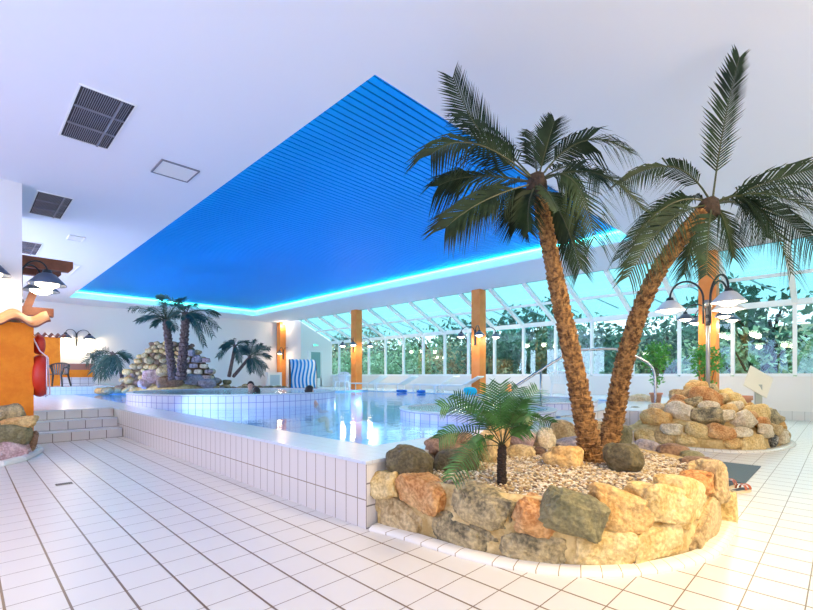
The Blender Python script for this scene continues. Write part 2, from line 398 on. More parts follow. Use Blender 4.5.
# water
mb = MB(); z = .512
mb.quad((2.74, 3.19, z), (6.9, 3.19, z), (6.9, 19.01, z), (2.74, 19.01, z)); mb.quad((6.9, 4.09, z), (12.51, 4.09, z), (12.51, 19.01, z), (6.9, 19.01, z))
tag(mb.build('pool_water', M['water']), 'clear blue water filling the main swimming pool', 'water', kind='stuff')
def added_pool_lamp(loc, d_, power, color, lab):  # lamps added under water to brighten the pool
    o = thing('added_pool_lamp', lab, 'added pool lamp', loc, 0, 'added underwater lamps brightening the pool')
    mb = MB(); mb.lathe([(0, .0), (.10, 0), (.12, .03), (.12, .05)], 20); q = mb.build('housing', M['frame'], o, True)
    q.rotation_euler = Vector(d_).to_track_quat('-Z', 'Y').to_euler()
    ld = bpy.data.lights.new('underwater_light', 'SPOT'); ld.energy = power; ld.color = color; ld.spot_size = R(150); ld.shadow_soft_size = .12
    lo = bpy.data.objects.new('underwater_light', ld); COL.objects.link(lo); lo.parent = o; lo.location = Vector(d_) * .08
    lo.rotation_euler = Vector(d_).to_track_quat('-Z', 'Y').to_euler()
for yy in (5.5, 9.0, 12.5, 16.5): added_pool_lamp((2.78, yy, -.05), (1, 0, 0), 60 if yy < 14 else 200, (.55, .80, 1.0) if yy < 14 else (.12, .35, 1.0), 'added round underwater lamp brightening the water on the step side')
for yy in (6.5, 10.5, 14.2): added_pool_lamp((12.47, yy, -.05), (-1, 0, 0), 80, (.55, .80, 1.0), 'added round underwater lamp brightening the water below the posts')
# raised platform at the far left with a tiled kerb
mb = MB(); mb.box(-4, 19.2, ZD, 4.3, 24, .80, sides=(0, 0, 1, 1, 1, 1)); struct(mb.build('floor_rear_platform', [M['deck'], tiles('pale blue kerb tiles', (.62, .80, .86), (.4, .6, .7), ('X', 'Z'), (.15, .135), (0, .529), (.012, .01))]))

# walls
def wallbox(name, *a, m='wall'): mb = MB(); mb.box(*a); return struct(mb.build(name, M[m]))
wallbox('wall_rear', -4, YB, 0, XP + .2, YB + .2, ZC + .5)
wallbox('wall_return', XP + .2, 22.1, 0, XP + .4, YB, ZC + .3)
wallbox('wall_near', -4, -4.2, 0, XW, -4, ZC + .5)
wallbox('wall_left', -4.2, -4.2, 0, -4, YB + .2, ZC + .5)
mb = MB()   # gable under the glass roof
mb.add([(XP + .2, 21.9, 0), (XW + .05, 21.9, 0), (XW + .05, 21.9, 3.2), (XP + .2, 21.9, 4.25), (XP + .2, 22.1, 0), (XW + .05, 22.1, 0), (XW + .05, 22.1, 3.2), (XP + .2, 22.1, 4.25)],
       [(0, 1, 2, 3), (4, 7, 6, 5), (0, 4, 5, 1), (1, 5, 6, 2), (2, 6, 7, 3), (3, 7, 4, 0)])
struct(mb.build('wall_gable', M['wall']))
wallbox('wall_parapet', XW, -4, 0, XW + .2, 21.9, 1.17, m='parapet')
mb = MB(); mb.box(XW - .02, -4, 0, XW, 2.65, .24); struct(mb.build('baseboard_right', tiles('base tiles', (.8, .8, .8), (.5, .5, .5), ('Y',), (.25,), (0,), (.01,))))
# white pier on the left, with the opening behind it
wallbox('wall_pier', -4, 9.5, 0, .69, 11.6, ZC)

# ceiling with the recess
PX0, PX1, PY0, PY1 = 3.02, 10.87, 3.46, 22.0
mb = MB()
mb.box(-4, -4, ZC, PX0, YB, ZC + .5); mb.box(PX1, -4, ZC, XP, YB, ZC + .5)
mb.box(PX0, -4, ZC, PX1, PY0, ZC + .5); mb.box(PX0, PY1, ZC, PX1, YB, ZC + .5)
mb.box(PX0 - .2, PY0 - .2, ZC + .42, PX1 + .2, PY1 + .2, ZC + .5)
struct(mb.build('ceiling', M['ceil']))
pan = thing('slatted_ceiling_panel', 'large blue slatted panel recessed in the white ceiling above the pool', 'ceiling panel', (PX0, PY0, ZC))
mb = MB(); y = .01; L = PY1 - PY0
while y < L - .1:
    mb.box(.005, y, .30, PX1 - PX0 - .005, y + .097, .315); y += .1215
mb.build('slats', M['slat'], pan)
mb = MB(); mb.box(.005, .005, .36, PX1 - PX0 - .005, L - .005, .38); mb.build('backing_board', M['slat_gap'], pan)
mb = MB(); xr = PX1 - PX0 - .05
mb.tube([(.06, L - .05, .235), (xr, L - .05, .235)], .018, 6); mb.tube([(xr, L - .05, .235), (xr, .06, .235)], .018, 6)
mb.tube([(.05, .06, .235), (.05, L - .05, .235)], .010, 6); mb.tube([(.06, .05, .235), (xr, .05, .235)], .010, 6)
mb.build('light_strip', M['led'], pan)

# posts
for i, yy in enumerate((2.45, 9.53, 16.64, 23.72)):
    mb = MB(); mb.box(-.19, -.19, 0, .19, .19, ZC - (0 if yy < 2.6 else ZD))
    o = bevel(mb.build('timber_post', M['post'], loc=(XP, yy, 0 if yy < 2.6 else ZD)), .012)
    tag(o, ['orange timber post nearest the lamp post, behind the rock mound', 'orange timber post just left of the leaning palms, beside the turquoise towel',
            'orange timber post between the striped beach chair and the fern', 'orange timber post at the far wall behind the small palms'][i], 'post', 'orange timber posts')

# window wall: one bay each
HEAD = 3.18; SILL = 1.2
ys = [-3.1 + 1.35 * k for k in range(19)]
ys = [y for y in ys if y < 21.8] + [21.9]
n_ = 1
def frame_bar(mb, a, b, w=.07, h=.10, up=(0, 0, 1)): mb.bar(a, b, w, h, up)
sl = Vector((XP - XW, 0, ZC - .02 - HEAD)); sn = Vector((-sl.z, 0, sl.x)).normalized()
for i in range(len(ys) - 1):
    y0, y1 = ys[i], ys[i + 1]
    mb = MB()
    mb.box(XW + .0, y0 - .045, SILL, XW + .12, y0 + .045, HEAD)
    mb.box(XW - .03, y0 + .045, SILL - .03, XW + .14, y1 - .045, SILL + .05)
    mb.box(XW - .01, y0 + .045, HEAD - .10, XW + .12, y1 - .045, HEAD)
    o = struct(mb.build('window_%d' % n_, M['frame'])); n_ += 1
    g = MB(); g.box(XW + .05, y0 + .045, SILL + .05, XW + .06, y1 - .045, HEAD - .10); g.build('glass_pane', M['glass'], o)
for i in range(len(ys) - 1):
    y0, y1 = ys[i], ys[i + 1]
    A = Vector((XW + .05, y0, HEAD)); B = Vector((XP + .03, y0, ZC - .02)); mb = MB()
    mb.bar(A, B, .12, .12, (0, 0, 1))
    Mi = (A + B) / 2; mb.bar(Mi + Vector((0, .03, 0)), Mi + Vector((0, y1 - y0 - .04, 0)), .08, .08)
    mb.bar(A + Vector((-.02, .03, .0)), A + Vector((-.02, y1 - y0 - .04, .0)), .10, .12)
    # outside blind arm
    mb.bar(A + (B - A) * .12 + Vector((0, .35, .12)), A + (B - A) * .46 + Vector((0, .95, .12)), .03, .03)
    o = struct(mb.build('window_%d' % n_, M['frame'])); n_ += 1
    g = MB(); d = (B - A); u = Vector((0, 0, .03))
    g.quad(A + u + Vector((0, .03, 0)), A + u + Vector((0, y1 - y0 - .03, 0)), B + u + Vector((0, y1 - y0 - .03, 0)), B + u + Vector((0, .03, 0)))
    g.build('glass_pane', M['roofglass'], o)
# fascia at the ceiling edge
mb = MB(); mb.box(XP, -4, ZC, XP + .12, 21.9, ZC + .5); struct(mb.build('trim_5', M['ceil']))

# door in the gable, exit sign
mb = MB(); mb.box(14.05, 21.84, ZD, 14.12, 21.9, 2.62); mb.box(14.92, 21.84, ZD, 14.99, 21.9, 2.62); mb.box(14.12, 21.84, 2.55, 14.92, 21.9, 2.62)
mb.box(14.12, 21.86, ZD, 14.92, 21.9, ZD + .5); mb.box(14.12, 21.86, ZD, 14.2, 21.9, 2.55); mb.box(14.84, 21.86, ZD, 14.92, 21.9, 2.55)
o = struct(mb.build('door_1', M['door_white']))
mb = MB(); mb.box(14.2, 21.87, ZD + .5, 14.84, 21.885, 2.55); mb.build('glass_pane', mat('dim door glass', (.22, .42, .42), .15), o)
mb = MB(); mb.box(-.2, -.03, -.08, .2, .03, .08)
o = mb.build('exit_sign', M['white_plastic'], loc=(14.5, 21.85, 2.95)); tag(o, 'small green and white exit sign above the gable door', 'exit sign')
mb = MB(); mb.box(-.18, -.04, -.06, .02, -.031, .06); mb.build('pictogram', M['exit'], o)
mb = MB()
for a_, b_ in (((.04, 0), (.15, 0)), ((.10, .04), (.15, 0)), ((.10, -.04), (.15, 0))): mb.bar((a_[0], -.036, a_[1]), (b_[0], -.036, b_[1]), .012, .02)
mb.build('arrow', M['exit'], o)
# grille cabinet beside post 1
mb = MB(); mb.box(-.45, -.12, 0, .45, .12, .85); o = mb.build('heater_cover', M['white_plastic'], loc=(12.75, 23.5, ZD)); tag(o, 'white heater cover low against the far wall by the end post', 'heater')
mb = MB(); mb.box(-.3, -.13, .08, .3, -.121, .7); mb.build('grille', mat('pale blue grille', (.45, .62, .70), .5), o)

# ceiling fittings
def vent(x0, y0, x1, y1, lab):
    o = thing('ceiling_vent', lab, 'vent', (x0, y0, ZC), 0, 'louvred vents in the white ceiling')
    w, l = x1 - x0, y1 - y0
    mb = MB(); mb.box(.02, .02, -.004, w - .02, l - .02, .0); mb.build('duct', M['vent'], o)
    mb = MB()
    for a in ((0, 0, w, .02), (0, l - .02, w, l), (0, .02, .02, l - .02), (w - .02, .02, w, l - .02)): mb.box(a[0], a[1], -.012, a[2], a[3], 0)
    mb.build('frame', M['white_plastic'], o)
    mb = MB(); n = 24
    for k in range(1, n): x = .03 + (w - .06) * k / n; mb.box(x - .003, .02, -.012, x + .003, l - .02, -.005)
    for k in (1, 2): mb.box(.03, l * k / 3 - .01, -.024, w - .03, l * k / 3 + .01, -.006)
    mb.box(w * .72, .03, -.026, w * .76, l - .03, -.006)
    mb.build('louvres', M['vent_slat'], o)
vent(.88, 5.8, 1.43, 7.22, 'largest and nearest louvred vent in the ceiling at upper left')
vent(.89, 9.66, 1.4, 11.1, 'middle louvred ceiling vent, just right of the white pier')
vent(.89, 13.5, 1.36, 14.9, 'smallest farthest louvred ceiling vent, above the curved wall lamp')
for x0, y0, x1, y1, lab in ((2.05, 7.0, 2.54, 7.5, 'square flush white access panel in the ceiling, right of the biggest vent'),
                            (1.7, 12.2, 1.95, 12.6, 'tiny flush white ceiling plate past the middle vent'),
                            (2.0, 15.4, 2.35, 17.2, 'long white ceiling plate close to the corner of the blue panel')):
    mb = MB(); mb.box(0, 0, -.012, x1 - x0, y1 - y0, 0); o = mb.build('ceiling_panel', M['wall'], loc=(x0, y0, ZC)); tag(o, lab, 'ceiling panel')
    mb = MB(); w, l = x1 - x0, y1 - y0
    for a in ((-.02, -.02, w + .02, 0), (-.02, l, w + .02, l + .02), (-.02, 0, 0, l), (w, 0, w + .02, l)): mb.box(a[0], a[1], -.02, a[2], a[3], 0)
    mb.build('frame', M['vent_slat'] if w > .4 and l < 1 else M['white_plastic'], o)

# ------------------------------------------------------------------ lamps
def point(loc, power, color, parent, rad=.06):
    d = bpy.data.lights.new('lamp_light', 'POINT'); d.energy = power; d.color = color; d.shadow_soft_size = rad
    o = bpy.data.objects.new('lamp_light', d); COL.objects.link(o); o.location = loc; o.parent = parent
def head(parent, c, r, power, nm_shade='shade', sm='shade'):
    c = Vector(c)
    mb = MB(); mb.lathe([(0, .74 * r), (.20 * r, .70 * r), (.28 * r, .48 * r)], 20, c); mb.lathe([(.28 * r, .48 * r), (.18 * r, .42 * r)], 20, c)
    mb.build('cap', M['iron'], parent, True)
    mb = MB(); mb.lathe([(.24 * r, .50 * r), (.44 * r, .40 * r), (.98 * r, -.20 * r), (1.0 * r, -.26 * r), (.95 * r, -.22 * r), (.40 * r, .34 * r), (.2 * r, .42 * r)], 28, c)
    sh = mb.build(nm_shade, M[sm], parent, True)
    mb = MB(); mb.lathe([(.0, .25 * r), (.34 * r, .20 * r), (.60 * r, -.10 * r), (.60 * r, -.28 * r), (.35 * r, -.44 * r), (0, -.50 * r)], 20, c)
    mb.build('bulb', M['bulb'], sh, True)
    point(c + Vector((0, 0, -.72 * r)), power, (1, .78, .50), parent, .10)
def arc(a, b, h, n=14):
    """arched arm rising from a over to b"""
    a, b = Vector(a), Vector(b); out = []
    for i in range(n + 1):
        t = PI * i / n; u = (1 - math.cos(t)) / 2
        out.append(a.lerp(b, u) + Vector((0, 0, h * math.sin(t))))
    return out
def twin_lamp(loc, rz, lab, r=.2, off=.33, spread=.40, power=13, group='twin arched wall lamps'):
    """mounted on a wall; local -y points away from the wall"""
    o = thing('wall_lamp', lab, 'lamp', loc, rz, group)
    mb = MB(); mb.box(-.03, -.03, -.42, .03, 0, .10); mb.lathe([(0, -.05), (.03, -.03), (.035, 0), (.03, .02), (0, .03)], 12, (0, -.03, -.42)); mb.build('wall_bracket', M['iron'], o)
    for s in (-1, 1):
        hd = Vector((s * spread, -off, -.10))
        mb = MB(); mb.tube([(s * .02, -.03, -.35), (s * .02, -.03, .02)] + arc((s * .02, -.03, .04), hd + Vector((0, 0, .58 * r)), .20)[1:], .013, 8)
        mb.build('arm', M['iron'], o, True)
        head(o, hd, r, power, sm='shade_dark')
    return o
for i, yy in enumerate((2.45, 9.53, 16.64)):
    who = ('post behind the rock mound', 'post beside the turquoise towel', 'post between beach chair and fern')[i]
    twin_lamp((XP - .19, yy, 2.75), R(-90), 'black twin arched lamp on the pool side of the ' + who)
    twin_lamp((XP + .19, yy, 2.75), R(90), 'black twin arched lamp on the window side of the ' + who)
twin_lamp((XP, 23.53, 2.6), 0, 'small black twin arched lamp on the far end post')
twin_lamp((3.55, 23.99, 2.95), 0, 'black twin arched lamp on the far left wall above the black chair', r=.26, off=.3, spread=.42, power=30)
twin_lamp((.69, 10.0, 2.90), R(90), 'large dark arched lamp on the side of the white pier', r=.27, power=6)
twin_lamp((-.12, 9.5, 2.90), 0, 'arched lamp cut off by the left picture edge, on the pier front', r=.27, off=.30, spread=.40, power=6)
# spotlight at the end post
mb = MB(); mb.lathe([(0, 0), (.06, 0), (.07, -.12), (.05, -.12)], 16); o = mb.build('ceiling_spotlight', M['white_plastic'], None, True, (XP - .05, 23.35, ZC)); tag(o, 'small bright ceiling spotlight at the top of the far end post', 'spotlight')
mb = MB(); mb.lathe([(0, -.125), (.055, -.115)], 16); mb.build('bulb', M['bulb'], o); point((0, 0, -.2), 14, (1, .8, .55), o)

# lamp post on the mound
LP = at_d(708, 405, 8.1); LP.z = .3
o = thing('street_lamp', 'grey lamp post with three arched white glowing heads on the rock mound', 'street lamp', LP)
mb = MB(); mb.tube([(0, 0, 0), (0, 0, 2.18)], .035, 14); mb.tube([(0, 0, 2.16), (0, 0, 2.28)], .06, 14); mb.build('pole', M['polegrey'], o, True)
mb = MB(); mb.lathe([(0, -.08), (.035, -.05), (.045, 0), (.03, .04)], 14, (0, 0, 1.86)); mb.lathe([(.036, -.03), (.05, 0), (.036, .03)], 14, (0, 0, 1.98)); mb.build('collar', M['iron'], o, True)
for k, (rr, ff) in enumerate(((-.49, .35), (-.06, -.60), (.55, .25))):
    v = RT * rr + FW * ff
    mb = MB(); a = v.normalized() * .07
    mb.tube([a + Vector((0, 0, 1.85)), a + Vector((0, 0, 2.27))] + arc(a + Vector((0, 0, 2.30)), v + Vector((0, 0, 2.36)), .33, 18)[1:], .018, 10); mb.build('arm', M['iron'], o, True)
    head(o, v + Vector((0, 0, 2.20)), .26, 16)

# ------------------------------------------------------------------ left foreground: ochre wall, tiles, rocks, lifebuoy, pergola
mb = MB(); mb.box(-4, 9.1, 0, .80, 9.48, 2.02); struct(mb.build('wall_ochre', M['ochre']))
mb = MB()
def wavy(mb, x0, x1, y0, y1, za, zb, pitch=.42, amp=.055, th=.03):
    n = int((x1 - x0) / pitch * 16); rows = []
    for k in range(n + 1):
        x = x0 + (x1 - x0) * k / n; w = amp * math.cos(2 * PI * (x - x1) / pitch)
        rows.append([(x, y0, za + w), (x, y1, zb + w), (x, y1, zb + w - th), (x, y0, za + w - th)])
    b = len(mb.v)
    for r_ in rows: mb.v += r_
    for k in range(n):
        for j in range(4):
            j2 = (j + 1) % 4; mb.f.append((b + k * 4 + j, b + (k + 1) * 4 + j, b + (k + 1) * 4 + j2, b + k * 4 + j2)); mb.m.append(0 if j == 0 else 1)  # underside and edges take the darker tile colour
    mb.f.append((b, b + 1, b + 2, b + 3)); mb.m.append(1); e = b + n * 4; mb.f.append((e, e + 3, e + 2, e + 1)); mb.m.append(1)
wavy(mb, -3.9, 1.0, 9.0, 9.49, 2.03, 2.22, .42, .055)
o = mb.build('roof_tiles', [M['roof_tile'], M['roof_tile_d']], None, True); tag(o, 'row of terracotta roof tiles capping the ochre wall beside the pier', 'roof tiles')
# ochre wall and tiles further back on the platform
mb = MB(); mb.box(-4, 21.5, .80, 2.68, 21.75, 2.66); struct(mb.build('wall_ochre_rear', M['ochre']))
mb = MB(); wavy(mb, -3.9, 2.85, 21.40, 21.85, 2.70, 2.80, .20, .05); o = mb.build('roof_tiles', M['roof_tile_d'], None, True)
tag(o, 'row of dark red roof tiles capping the farther ochre wall above the black chair', 'roof tiles')
mb = MB(); mb.box(2.68, 21.52, 1.12, 3.78, 21.72, 1.42); mb.box(2.68, 21.5, 1.42, 3.8, 21.74, 1.66, 2); mb.box(2.68, 21.5, .8, 3.8, 21.74, 1.12, 1); struct(mb.build('wall_low_bench', [M['ochre'], M['sideY'], M['brown_tile']]))

# pergola behind the pier
o = thing('pergola', 'brown timber pergola beams sticking out behind the white pier', 'pergola', (.695, 10.8, 2.9))
for j, (yy, xe, zz) in enumerate(((-.35, .80, .36), (.45, .72, .36))):
    mb = MB(); mb.box(.0, yy, zz - .10, xe - .06, yy + .14, zz + .10); mb.add([(xe - .06, yy, zz - .10), (xe - .06, yy + .14, zz - .10), (xe - .06, yy + .14, zz + .10), (xe - .06, yy, zz + .10), (xe, yy, zz - .03), (xe, yy + .14, zz - .03), (xe, yy + .14, zz + .10), (xe, yy, zz + .10)], [(0, 1, 5, 4), (4, 5, 6, 7), (7, 6, 2, 3), (0, 4, 7, 3), (1, 2, 6, 5)])
    mb.build('beam', M['beam'], o)
mb = MB(); mb.bar((.16, .10, -.45), (.38, .10, .27), .10, .12); mb.build('brace', M['beam'], o)
mb = MB(); mb.box(.0, .0, -.58, .55, .2, -.42); mb.build('beam', M['beam'], o)

# lifebuoy and bag on the end of the ochre wall
o = thing('lifebuoy', 'red ring lifebuoy with white cord hanging on the end of the ochre wall', 'lifebuoy', (.90, 9.34, 1.19), R(-6))
mb = MB(); pts = []
nu, nv = 28, 12
for i in range(nu):
    a = 2 * PI * i / nu
    for k in range(nv):
        b_ = 2 * PI * k / nv; rr = .255 + .09 * math.cos(b_) ; mb.v.append((.095 * math.sin(b_), rr * math.cos(a), rr * math.sin(a)))
for i in range(nu):
    for k in range(nv):
        mb.f.append((i * nv + k, ((i + 1) % nu) * nv + k, ((i + 1) % nu) * nv + (k + 1) % nv, i * nv + (k + 1) % nv)); mb.m.append(0)
mb.build('ring', M['red'], o, True)
mb = MB()
for k in range(4):
    a0 = R(45 + 90 * k); a1 = a0 + R(90)
    mb.tube([(.085, (.31 + .02 * math.sin(PI * t / 8)) * math.cos(a0 + (a1 - a0) * t / 8), (.31 + .02 * math.sin(PI * t / 8)) * math.sin(a0 + (a1 - a0) * t / 8)) for t in range(9)], .009, 6)
mb.tube([(-.09, -.2, .62), (.0, -.15, .40), (.10, -.12, .30), (.125, -.12, -.30), (.06, -.1, -.34)], .011, 6)
mb.build('cord', M['rope'], o, True)
o = rock('rescue_bag', (.89, 9.34, 1.70), (.18, .30, .40), 0, 31, M['red'], None, 3, .85, .10); tag(o, 'crumpled red bag hanging directly above the red lifebuoy', 'bag')

# left rock planter
o = thing('rock_border', 'small rock border with white kerb at the foot of the ochre wall', 'rock border', (.3, 8.8, 0))
def child_rock(par, c, size, rot, seed, m, **k):
    r_ = rock('stone', Vector(c) - par.location, size, rot, seed, m, par, **k); return r_
for i, (px, py, w, h, mt, dd) in enumerate(((8, 414, 26, 15, 'grey', 6.5), (18, 424, 32, 12, 'ochre', 6.4), (8, 436, 36, 22, 'olive', 6.3), (30, 443, 13, 22, 'brown', 6.6), (8, 450, 42, 20, 'pink', 6.3))):
    p = at_d(px, py, dd); child_rock(o, p, (w * dd / FPX, .34, h * 1.25 * dd / FPX), view_rot(14 - 9 * i, 0, p), 60 + i, ST[mt], box=.62, amp=.24, sub=4)
mb = MB(); mb.add([tuple(Vector(q) - o.location) for q in ((-1.5, 8.0, 0), (.25, 8.35, 0), (.80, 9.08, 0), (-1.5, 9.08, 0), (-1.5, 8.5, .5), (.15, 8.8, .42), (.68, 9.08, .42), (-1.5, 9.08, .5))],
                  [(0, 1, 5, 4), (1, 2, 6, 5), (4, 5, 6, 7)]); mb.build('mortar', M['mortar'], o)
mb = MB()
mb.tube([Vector((q[0], q[1], .015)) - o.location for q in ((-1.5, 7.7), (-.3, 7.85), tuple(at_z(2, 466)), tuple(at_z(22, 461)), tuple(at_z(36, 454)), (.86, 9.0))], .06, 8); mb.build('kerb', M['curb'], o)

# ------------------------------------------------------------------ stone planter in the foreground
def resample(P, n):
    L_ = [0]
    for a, b in zip(P, P[1:]): L_.append(L_[-1] + (b - a).length)
    out = []
    for k in range(n):
        s = L_[-1] * k / (n - 1); i = 0
        while i < len(P) - 2 and L_[i + 1] < s: i += 1
        out.append(P[i].lerp(P[i + 1], (s - L_[i]) / (L_[i + 1] - L_[i] + 1e-9)))
    return out
def smooth_line(P, it=3):
    for _ in range(it):
        Q = [P[0]]
        for a, b in zip(P, P[1:]): Q += [a.lerp(b, .25), a.lerp(b, .75)]
        Q.append(P[-1]); P = Q
    return P
def inset(P, d):
    out = []
    for i, p in enumerate(P):
        t = (P[min(i + 1, len(P) - 1)] - P[max(i - 1, 0)]).normalized(); out.append(p + Vector((-t.y, t.x, 0)) * d)
    return out
kerb_px = [(369, 531), (397, 538), (429, 548.5), (466, 560), (512, 571), (564, 577), (600, 579), (640, 577), (672, 572), (706, 563), (722, 555), (735, 537), (738, 518)]
C0 = [at_z(*q) for q in kerb_px] + [Vector((5.12, .95, 0)), Vector((5.35, 1.5, 0)), Vector((5.6, 2.0, 0)), Vector((5.75, 2.64, 0))]
C0 = resample(smooth_line(C0, 2), 90)
plant = thing('stone_planter', 'curved planter of ochre boulders set in mortar on a white kerb', 'planter', (3.9, 1.7, 0))
PO = plant.location
Cin = inset(C0, .06)
mb = MB(); b0 = 0
prof = [(0, 0), (0.0, .022), (.05, .035), (.10, .036)]
for i in range(len(C0)):
    for q, zz in prof: mb.v.append(tuple(inset(C0, q)[i] + Vector((0, 0, zz)) - PO))
for i in range(len(C0) - 1):
    for k in range(3): a = i * 4 + k; mb.f.append((a, a + 4, a + 5, a + 1)); mb.m.append(0)
def kerb_mat():
    m, n, l, p = _nt('planter kerb tile'); p.inputs['Roughness'].default_value = .25
    f = grid_fac(n, l, ('A',), (.085,), (0,), (.004,))
    mx = n.new('ShaderNodeMix'); mx.data_type = 'RGBA'; l.new(f, mx.inputs[0]); mx.inputs[6].default_value = (.80, .76, .66, 1); mx.inputs[7].default_value = (.42, .32, .18, 1)
    l.new(mx.outputs[2], p.inputs['Base Color']); return m
M['kerb_t'] = kerb_mat()
mb.build('kerb', M['kerb_t'], plant, True)
# mortar body
WT = .46
levels = [(.115, .0), (.125, .2), (.16, .36), (.21, WT - .05), (.29, WT - .07), (.36, .36)]
mb = MB(); LN = [inset(C0, q) for q, _ in levels]
for i in range(len(C0)):
    for k, (q, zz) in enumerate(levels):
        p = LN[k][i]; nz = noise.noise(p * 5 + Vector((0, 0, zz * 6))) * .03
        t = (C0[min(i + 1, len(C0) - 1)] - C0[max(i - 1, 0)]).normalized()
        mb.v.append(tuple(p + Vector((-t.y, t.x, 0)) * nz + Vector((0, 0, zz)) - PO))
nl = len(levels)
for i in range(len(C0) - 1):
    for k in range(nl - 1): a = i * nl + k; mb.f.append((a, a + nl, a + nl + 1, a + 1)); mb.m.append(0)
mb.build('mortar', M['mortar'], plant, True)
def wall_pt(px, py, q=.1):
    best = None
    for i, p in enumerate(inset(C0, q)):
        f = p.dot(FW); r_ = p.dot(RT); x = CX + FPX * r_ / f
        if abs(x - px) < 7 and (best is None or f < best[0]): best = (f, p, i)
    if best is None:
        best = min(((p.dot(FW), p, i) for i, p in enumerate(inset(C0, q))), key=lambda b: abs(CX + FPX * b[1].dot(RT) / b[0] - px))
    f, p, i = best
    t = (C0[min(i + 1, len(C0) - 1)] - C0[max(i - 1, 0)]).normalized()
    return at_d(px, py, f), f, math.atan2(t.y, t.x)
def wall_stone(x0, y0, x1, y1, mt, tilt=0, q=.1, th=.22, seed=0, box=.66, amp=.14, name='stone', wf=1.0):
    p, f, ang = wall_pt((x0 + x1) / 2, (y0 + y1) / 2, q)
    view = math.atan2(p.y, p.x) - PI / 2
    c = abs(math.cos(ang - view)); w = (x1 - x0) * f / FPX / max(.70, c) * 1.02 * wf; h = (y1 - y0) * f / FPX * 1.06
    rot = Matrix.Rotation(ang, 3, 'Z') @ Matrix.Rotation(-R(tilt), 3, 'Y')
    return rock(name, p - PO, (w, th, h), rot, seed, ST[mt], plant, 5, box, amp)
front = [
 (376, 497, 430, 537, 'tan', -25, .10), (435, 516, 497, 552, 'grey', -12, .10), (502, 532, 570, 560, 'grey', -4, .09), (568, 525, 631, 567, 'sand', -6, .10),
 (624, 521, 677, 561, 'sand', 6, .10), (668, 508, 728, 553, 'tan', 18, .11), (716, 492, 736, 536, 'sand', 0, .10),
 (374, 470, 402, 497, 'sand', 10, .15), (402, 477, 449, 507, 'orange', -14, .17), (450, 487, 520, 524, 'grey', -8, .18), (513, 498, 558, 535, 'orange', -22, .16),
 (543, 492, 604, 534, 'olive', -20, .10), (589, 491, 643, 528, 'ochre', -16, .18), (631, 485, 686, 524, 'sand', -14, .18), (656, 480, 703, 519, 'sand', -24, .20),
 (680, 471, 718, 497, 'orange', -14, .22), (691, 460, 728, 502, 'tan', -8, .16)]
for i, (x0, y0, x1, y1, mt, tl, q) in enumerate(front):
    wall_stone(x0 - 2, y0 - 1, x1 + 2, y1 + 1, mt, tl, q + (.08 if i < 7 else .04), .19 if i < 7 else .27, 100 + i, .52, .17)
# the far rim of the planter, stones lying on the wall
for i, (x0, y0, x1, y1, mt, Y_) in enumerate(((680, 456, 716, 471, 'brown', 4.05), (678, 450, 705, 463, 'olive', 4.4), (656, 443, 691, 459, 'brown', 4.55), (634, 439, 661, 453, 'slate', 4.9))):
    p = at_d((x0 + x1) / 2, (y0 + y1) / 2 + 3, Y_); rock('stone', p - PO, ((x1 - x0) * Y_ / FPX * 1.05, .3, (y1 - y0) * Y_ / FPX * 1.5), view_rot(-6, 10, p), 140 + i, ST[mt], plant, 3)
# hidden flank of the planter
for i in range(9):
    k = 60 + i * 3; p = inset(C0, .12)[min(k, 89)]
    rock('stone', p + Vector((0, 0, .18 if i % 2 else .27)) - PO, (.42, .22, .30), math.atan2(C0[min(k + 1, 89)].y - C0[k - 1].y, C0[min(k + 1, 89)].x - C0[k - 1].x), 170 + i, ST[('sand', 'tan', 'ochre')[i % 3]], plant, 3)
# gravel
GZ = .385
inner = inset(C0, .30)
poly = [p for p in inner] + [Vector((2.45, 2.62, 0))]
mb = MB(); cen = Vector((3.9, 1.8, GZ + .0))
mb.v.append(tuple(cen + Vector((0, 0, .02)) - PO))
for p in poly: mb.v.append((p.x - PO.x, p.y - PO.y, GZ))
for i in range(len(poly)): mb.f.append((0, 1 + i, 1 + (i + 1) % len(poly))); mb.m.append(0)
mb.build('gravel_bed', M['gravelbase'], plant)
def inside(x, y):
    c = False; n = len(poly)
    for i in range(n):
        a, b = poly[i], poly[(i + 1) % n]
        if (a.y > y) != (b.y > y) and x < (b.x - a.x) * (y - a.y) / (b.y - a.y) + a.x: c = not c
    return c
iv, ifc = ico(1)
mb = MB(); cnt = 0
while cnt < 8500:
    x, y = random.uniform(2.3, 5.7), random.uniform(.6, 2.62)
    if not inside(x, y): continue
    r_ = random.uniform(.008, .017); s_ = (r_ * random.uniform(.9, 1.5), r_ * random.uniform(.7, 1.1), r_ * .7); a = random.random() * PI; ca, sa = math.cos(a), math.sin(a)
    zz = GZ + .008 + random.random() * .012 + .02 * noise.noise(Vector((x * 2, y * 2, 0)))
    mb.add([(x - PO.x + v.x * s_[0] * ca - v.y * s_[1] * sa, y - PO.y + v.x * s_[0] * sa + v.y * s_[1] * ca, zz + v.z * s_[2]) for v in iv], ifc, random.choice((0, 0, 1, 1, 2, 3, 4)))
    cnt += 1
o = mb.build('gravel', [mat('tan pebble', (.50, .35, .16), .6), mat('sand pebble', (.66, .55, .38), .6), mat('white pebble', (.78, .70, .56), .6), mat('brown pebble', (.24, .14, .07), .6), mat('grey pebble', (.30, .25, .18), .6)], plant)
o['kind'] = 'stuff'

